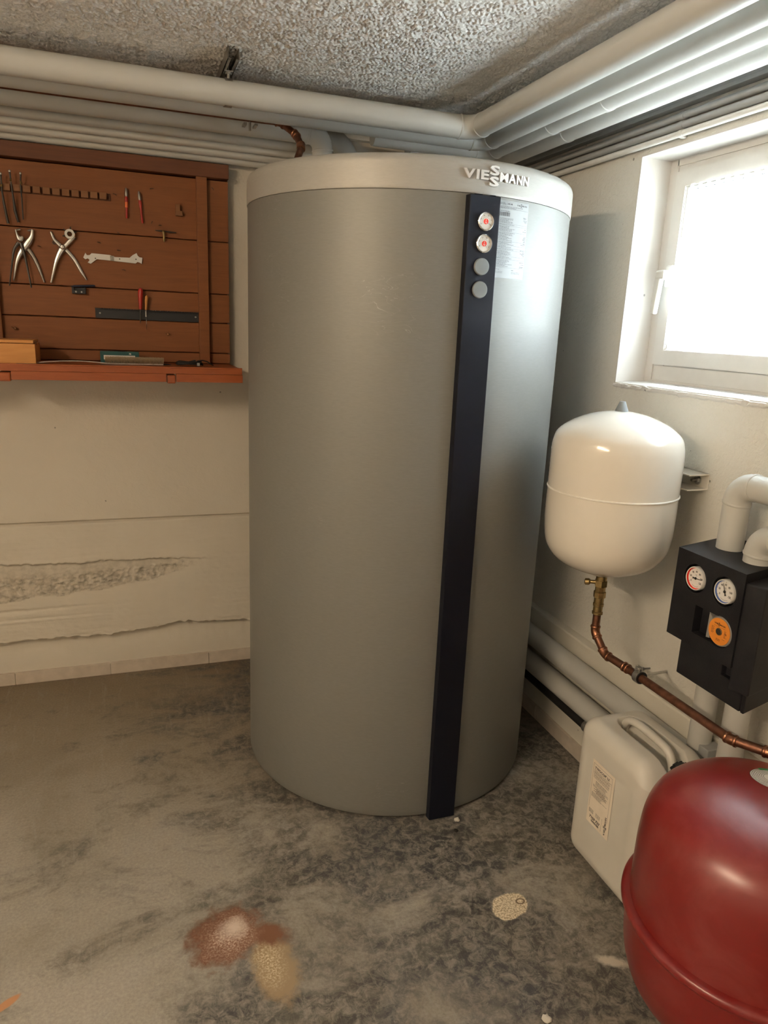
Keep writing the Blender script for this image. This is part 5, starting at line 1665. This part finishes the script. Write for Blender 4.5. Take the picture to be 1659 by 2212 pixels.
# round sticker on the shoulder
def on_dome(cx, cy, off=.0008):
    """drops a point (x, y offsets) onto the upper shell profile"""
    P_ = prof
    def fn(c):
        x, y = cx + c.x, cy + c.y
        r = math.hypot(x - RXc, y - RYc)
        z = .620
        for (ra, za), (rb_, zb_) in zip(P_, P_[1:]):
            if rb_ <= r <= ra:
                z = za + (zb_ - za) * (ra - r) / max(ra - rb_, 1e-6)
                break
        return Vector((x, y, z + off + c.z))
    return fn
SX, SY, SR = 1.228, .950, .042
fn0 = on_dome(SX, SY, .0012); st = MB()
ringp = None
for i in range(11):
    r = SR * i / 10
    cur = [st.bm.verts.new(fn0(Vector((r * math.cos(a), r * math.sin(a), 0)))) for a in [2 * PI * k / 48 for k in range(48)]] if i else [st.bm.verts.new(fn0(Vector((0, 0, 0))))]
    if i == 1:
        for k in range(48): st.bm.faces.new((ringp[0], cur[k], cur[(k + 1) % 48]))
    elif i > 1:
        for k in range(48): st.bm.faces.new((ringp[k], cur[k], cur[(k + 1) % 48], ringp[(k + 1) % 48]))
    ringp = cur
sk = st.build('round_sticker', M['paper'], rt, recalc=False)
fn1 = on_dome(SX, SY, .0017); q = MB(); gq = MB()
for r in (.041, .0375, .034, .030, .0265, .023, .0195, .016):
    a = rnd.uniform(0, .3)
    while a < 2 * PI:
        w = rnd.uniform(.05, .16)
        P_ = [fn1(Vector((rr_ * math.cos(t_a), rr_ * math.sin(t_a), 0))) for rr_, t_a in ((r, a), (r, a + w), (r + .0011, a + w), (r + .0011, a))]
        q.verts(P_, [(0, 1, 2, 3)])
        a += w + .022 * .03 / r
for k in range(10):
    a0, a1 = .6 + k * .08, .6 + (k + 1) * .08
    gq.verts([fn1(Vector((rr_ * math.cos(a), rr_ * math.sin(a), 0))) for rr_, a in ((.036, a0), (.036, a1), (.0455, a1), (.0455, a0))], [(0, 1, 2, 3)])
q.build('sticker_print', M['ink_grey'], sk, recalc=False)
gq.build('green_mark', M['green'], sk, recalc=False)
MB().prism([(1.150, 1.116), (1.148, 1.150), (1.165, 1.172), (1.215, 1.176), (1.235, 1.160), (1.240, 1.12)], .492, .4965, 'XY', .0015).build('lifting_lug', M['red_enamel'], rt) if False else None

# ------------------------------------------------------------------ crumbs on the floor
for (x, y, s, lb_) in ((.917, 1.735, .009, 'tiny pale crumb of plaster at the foot of the black strip'), (.893, 1.690, .007, 'small dark chip on the floor before the black strip'), (.825, 1.060, .011, 'small grey crumb on the floor left of the red tank')):
    c_ = bmesh.new(); bmesh.ops.create_icosphere(c_, subdivisions=2, radius=s)
    for v_ in c_.verts:
        v_.co = Vector((x, y, s * .42)) + Vector((v_.co.x, v_.co.y, v_.co.z * .45)) * (1 + .5 * noise.noise(v_.co * 180 + Vector((x * 50, 0, 0))))
    mb = MB(); mb.merge(c_, smooth=False)
    tag(mb.build('crumb', M['plaster_ledge'] if s > .008 else M['dark_steel']), lb_, 'debris')
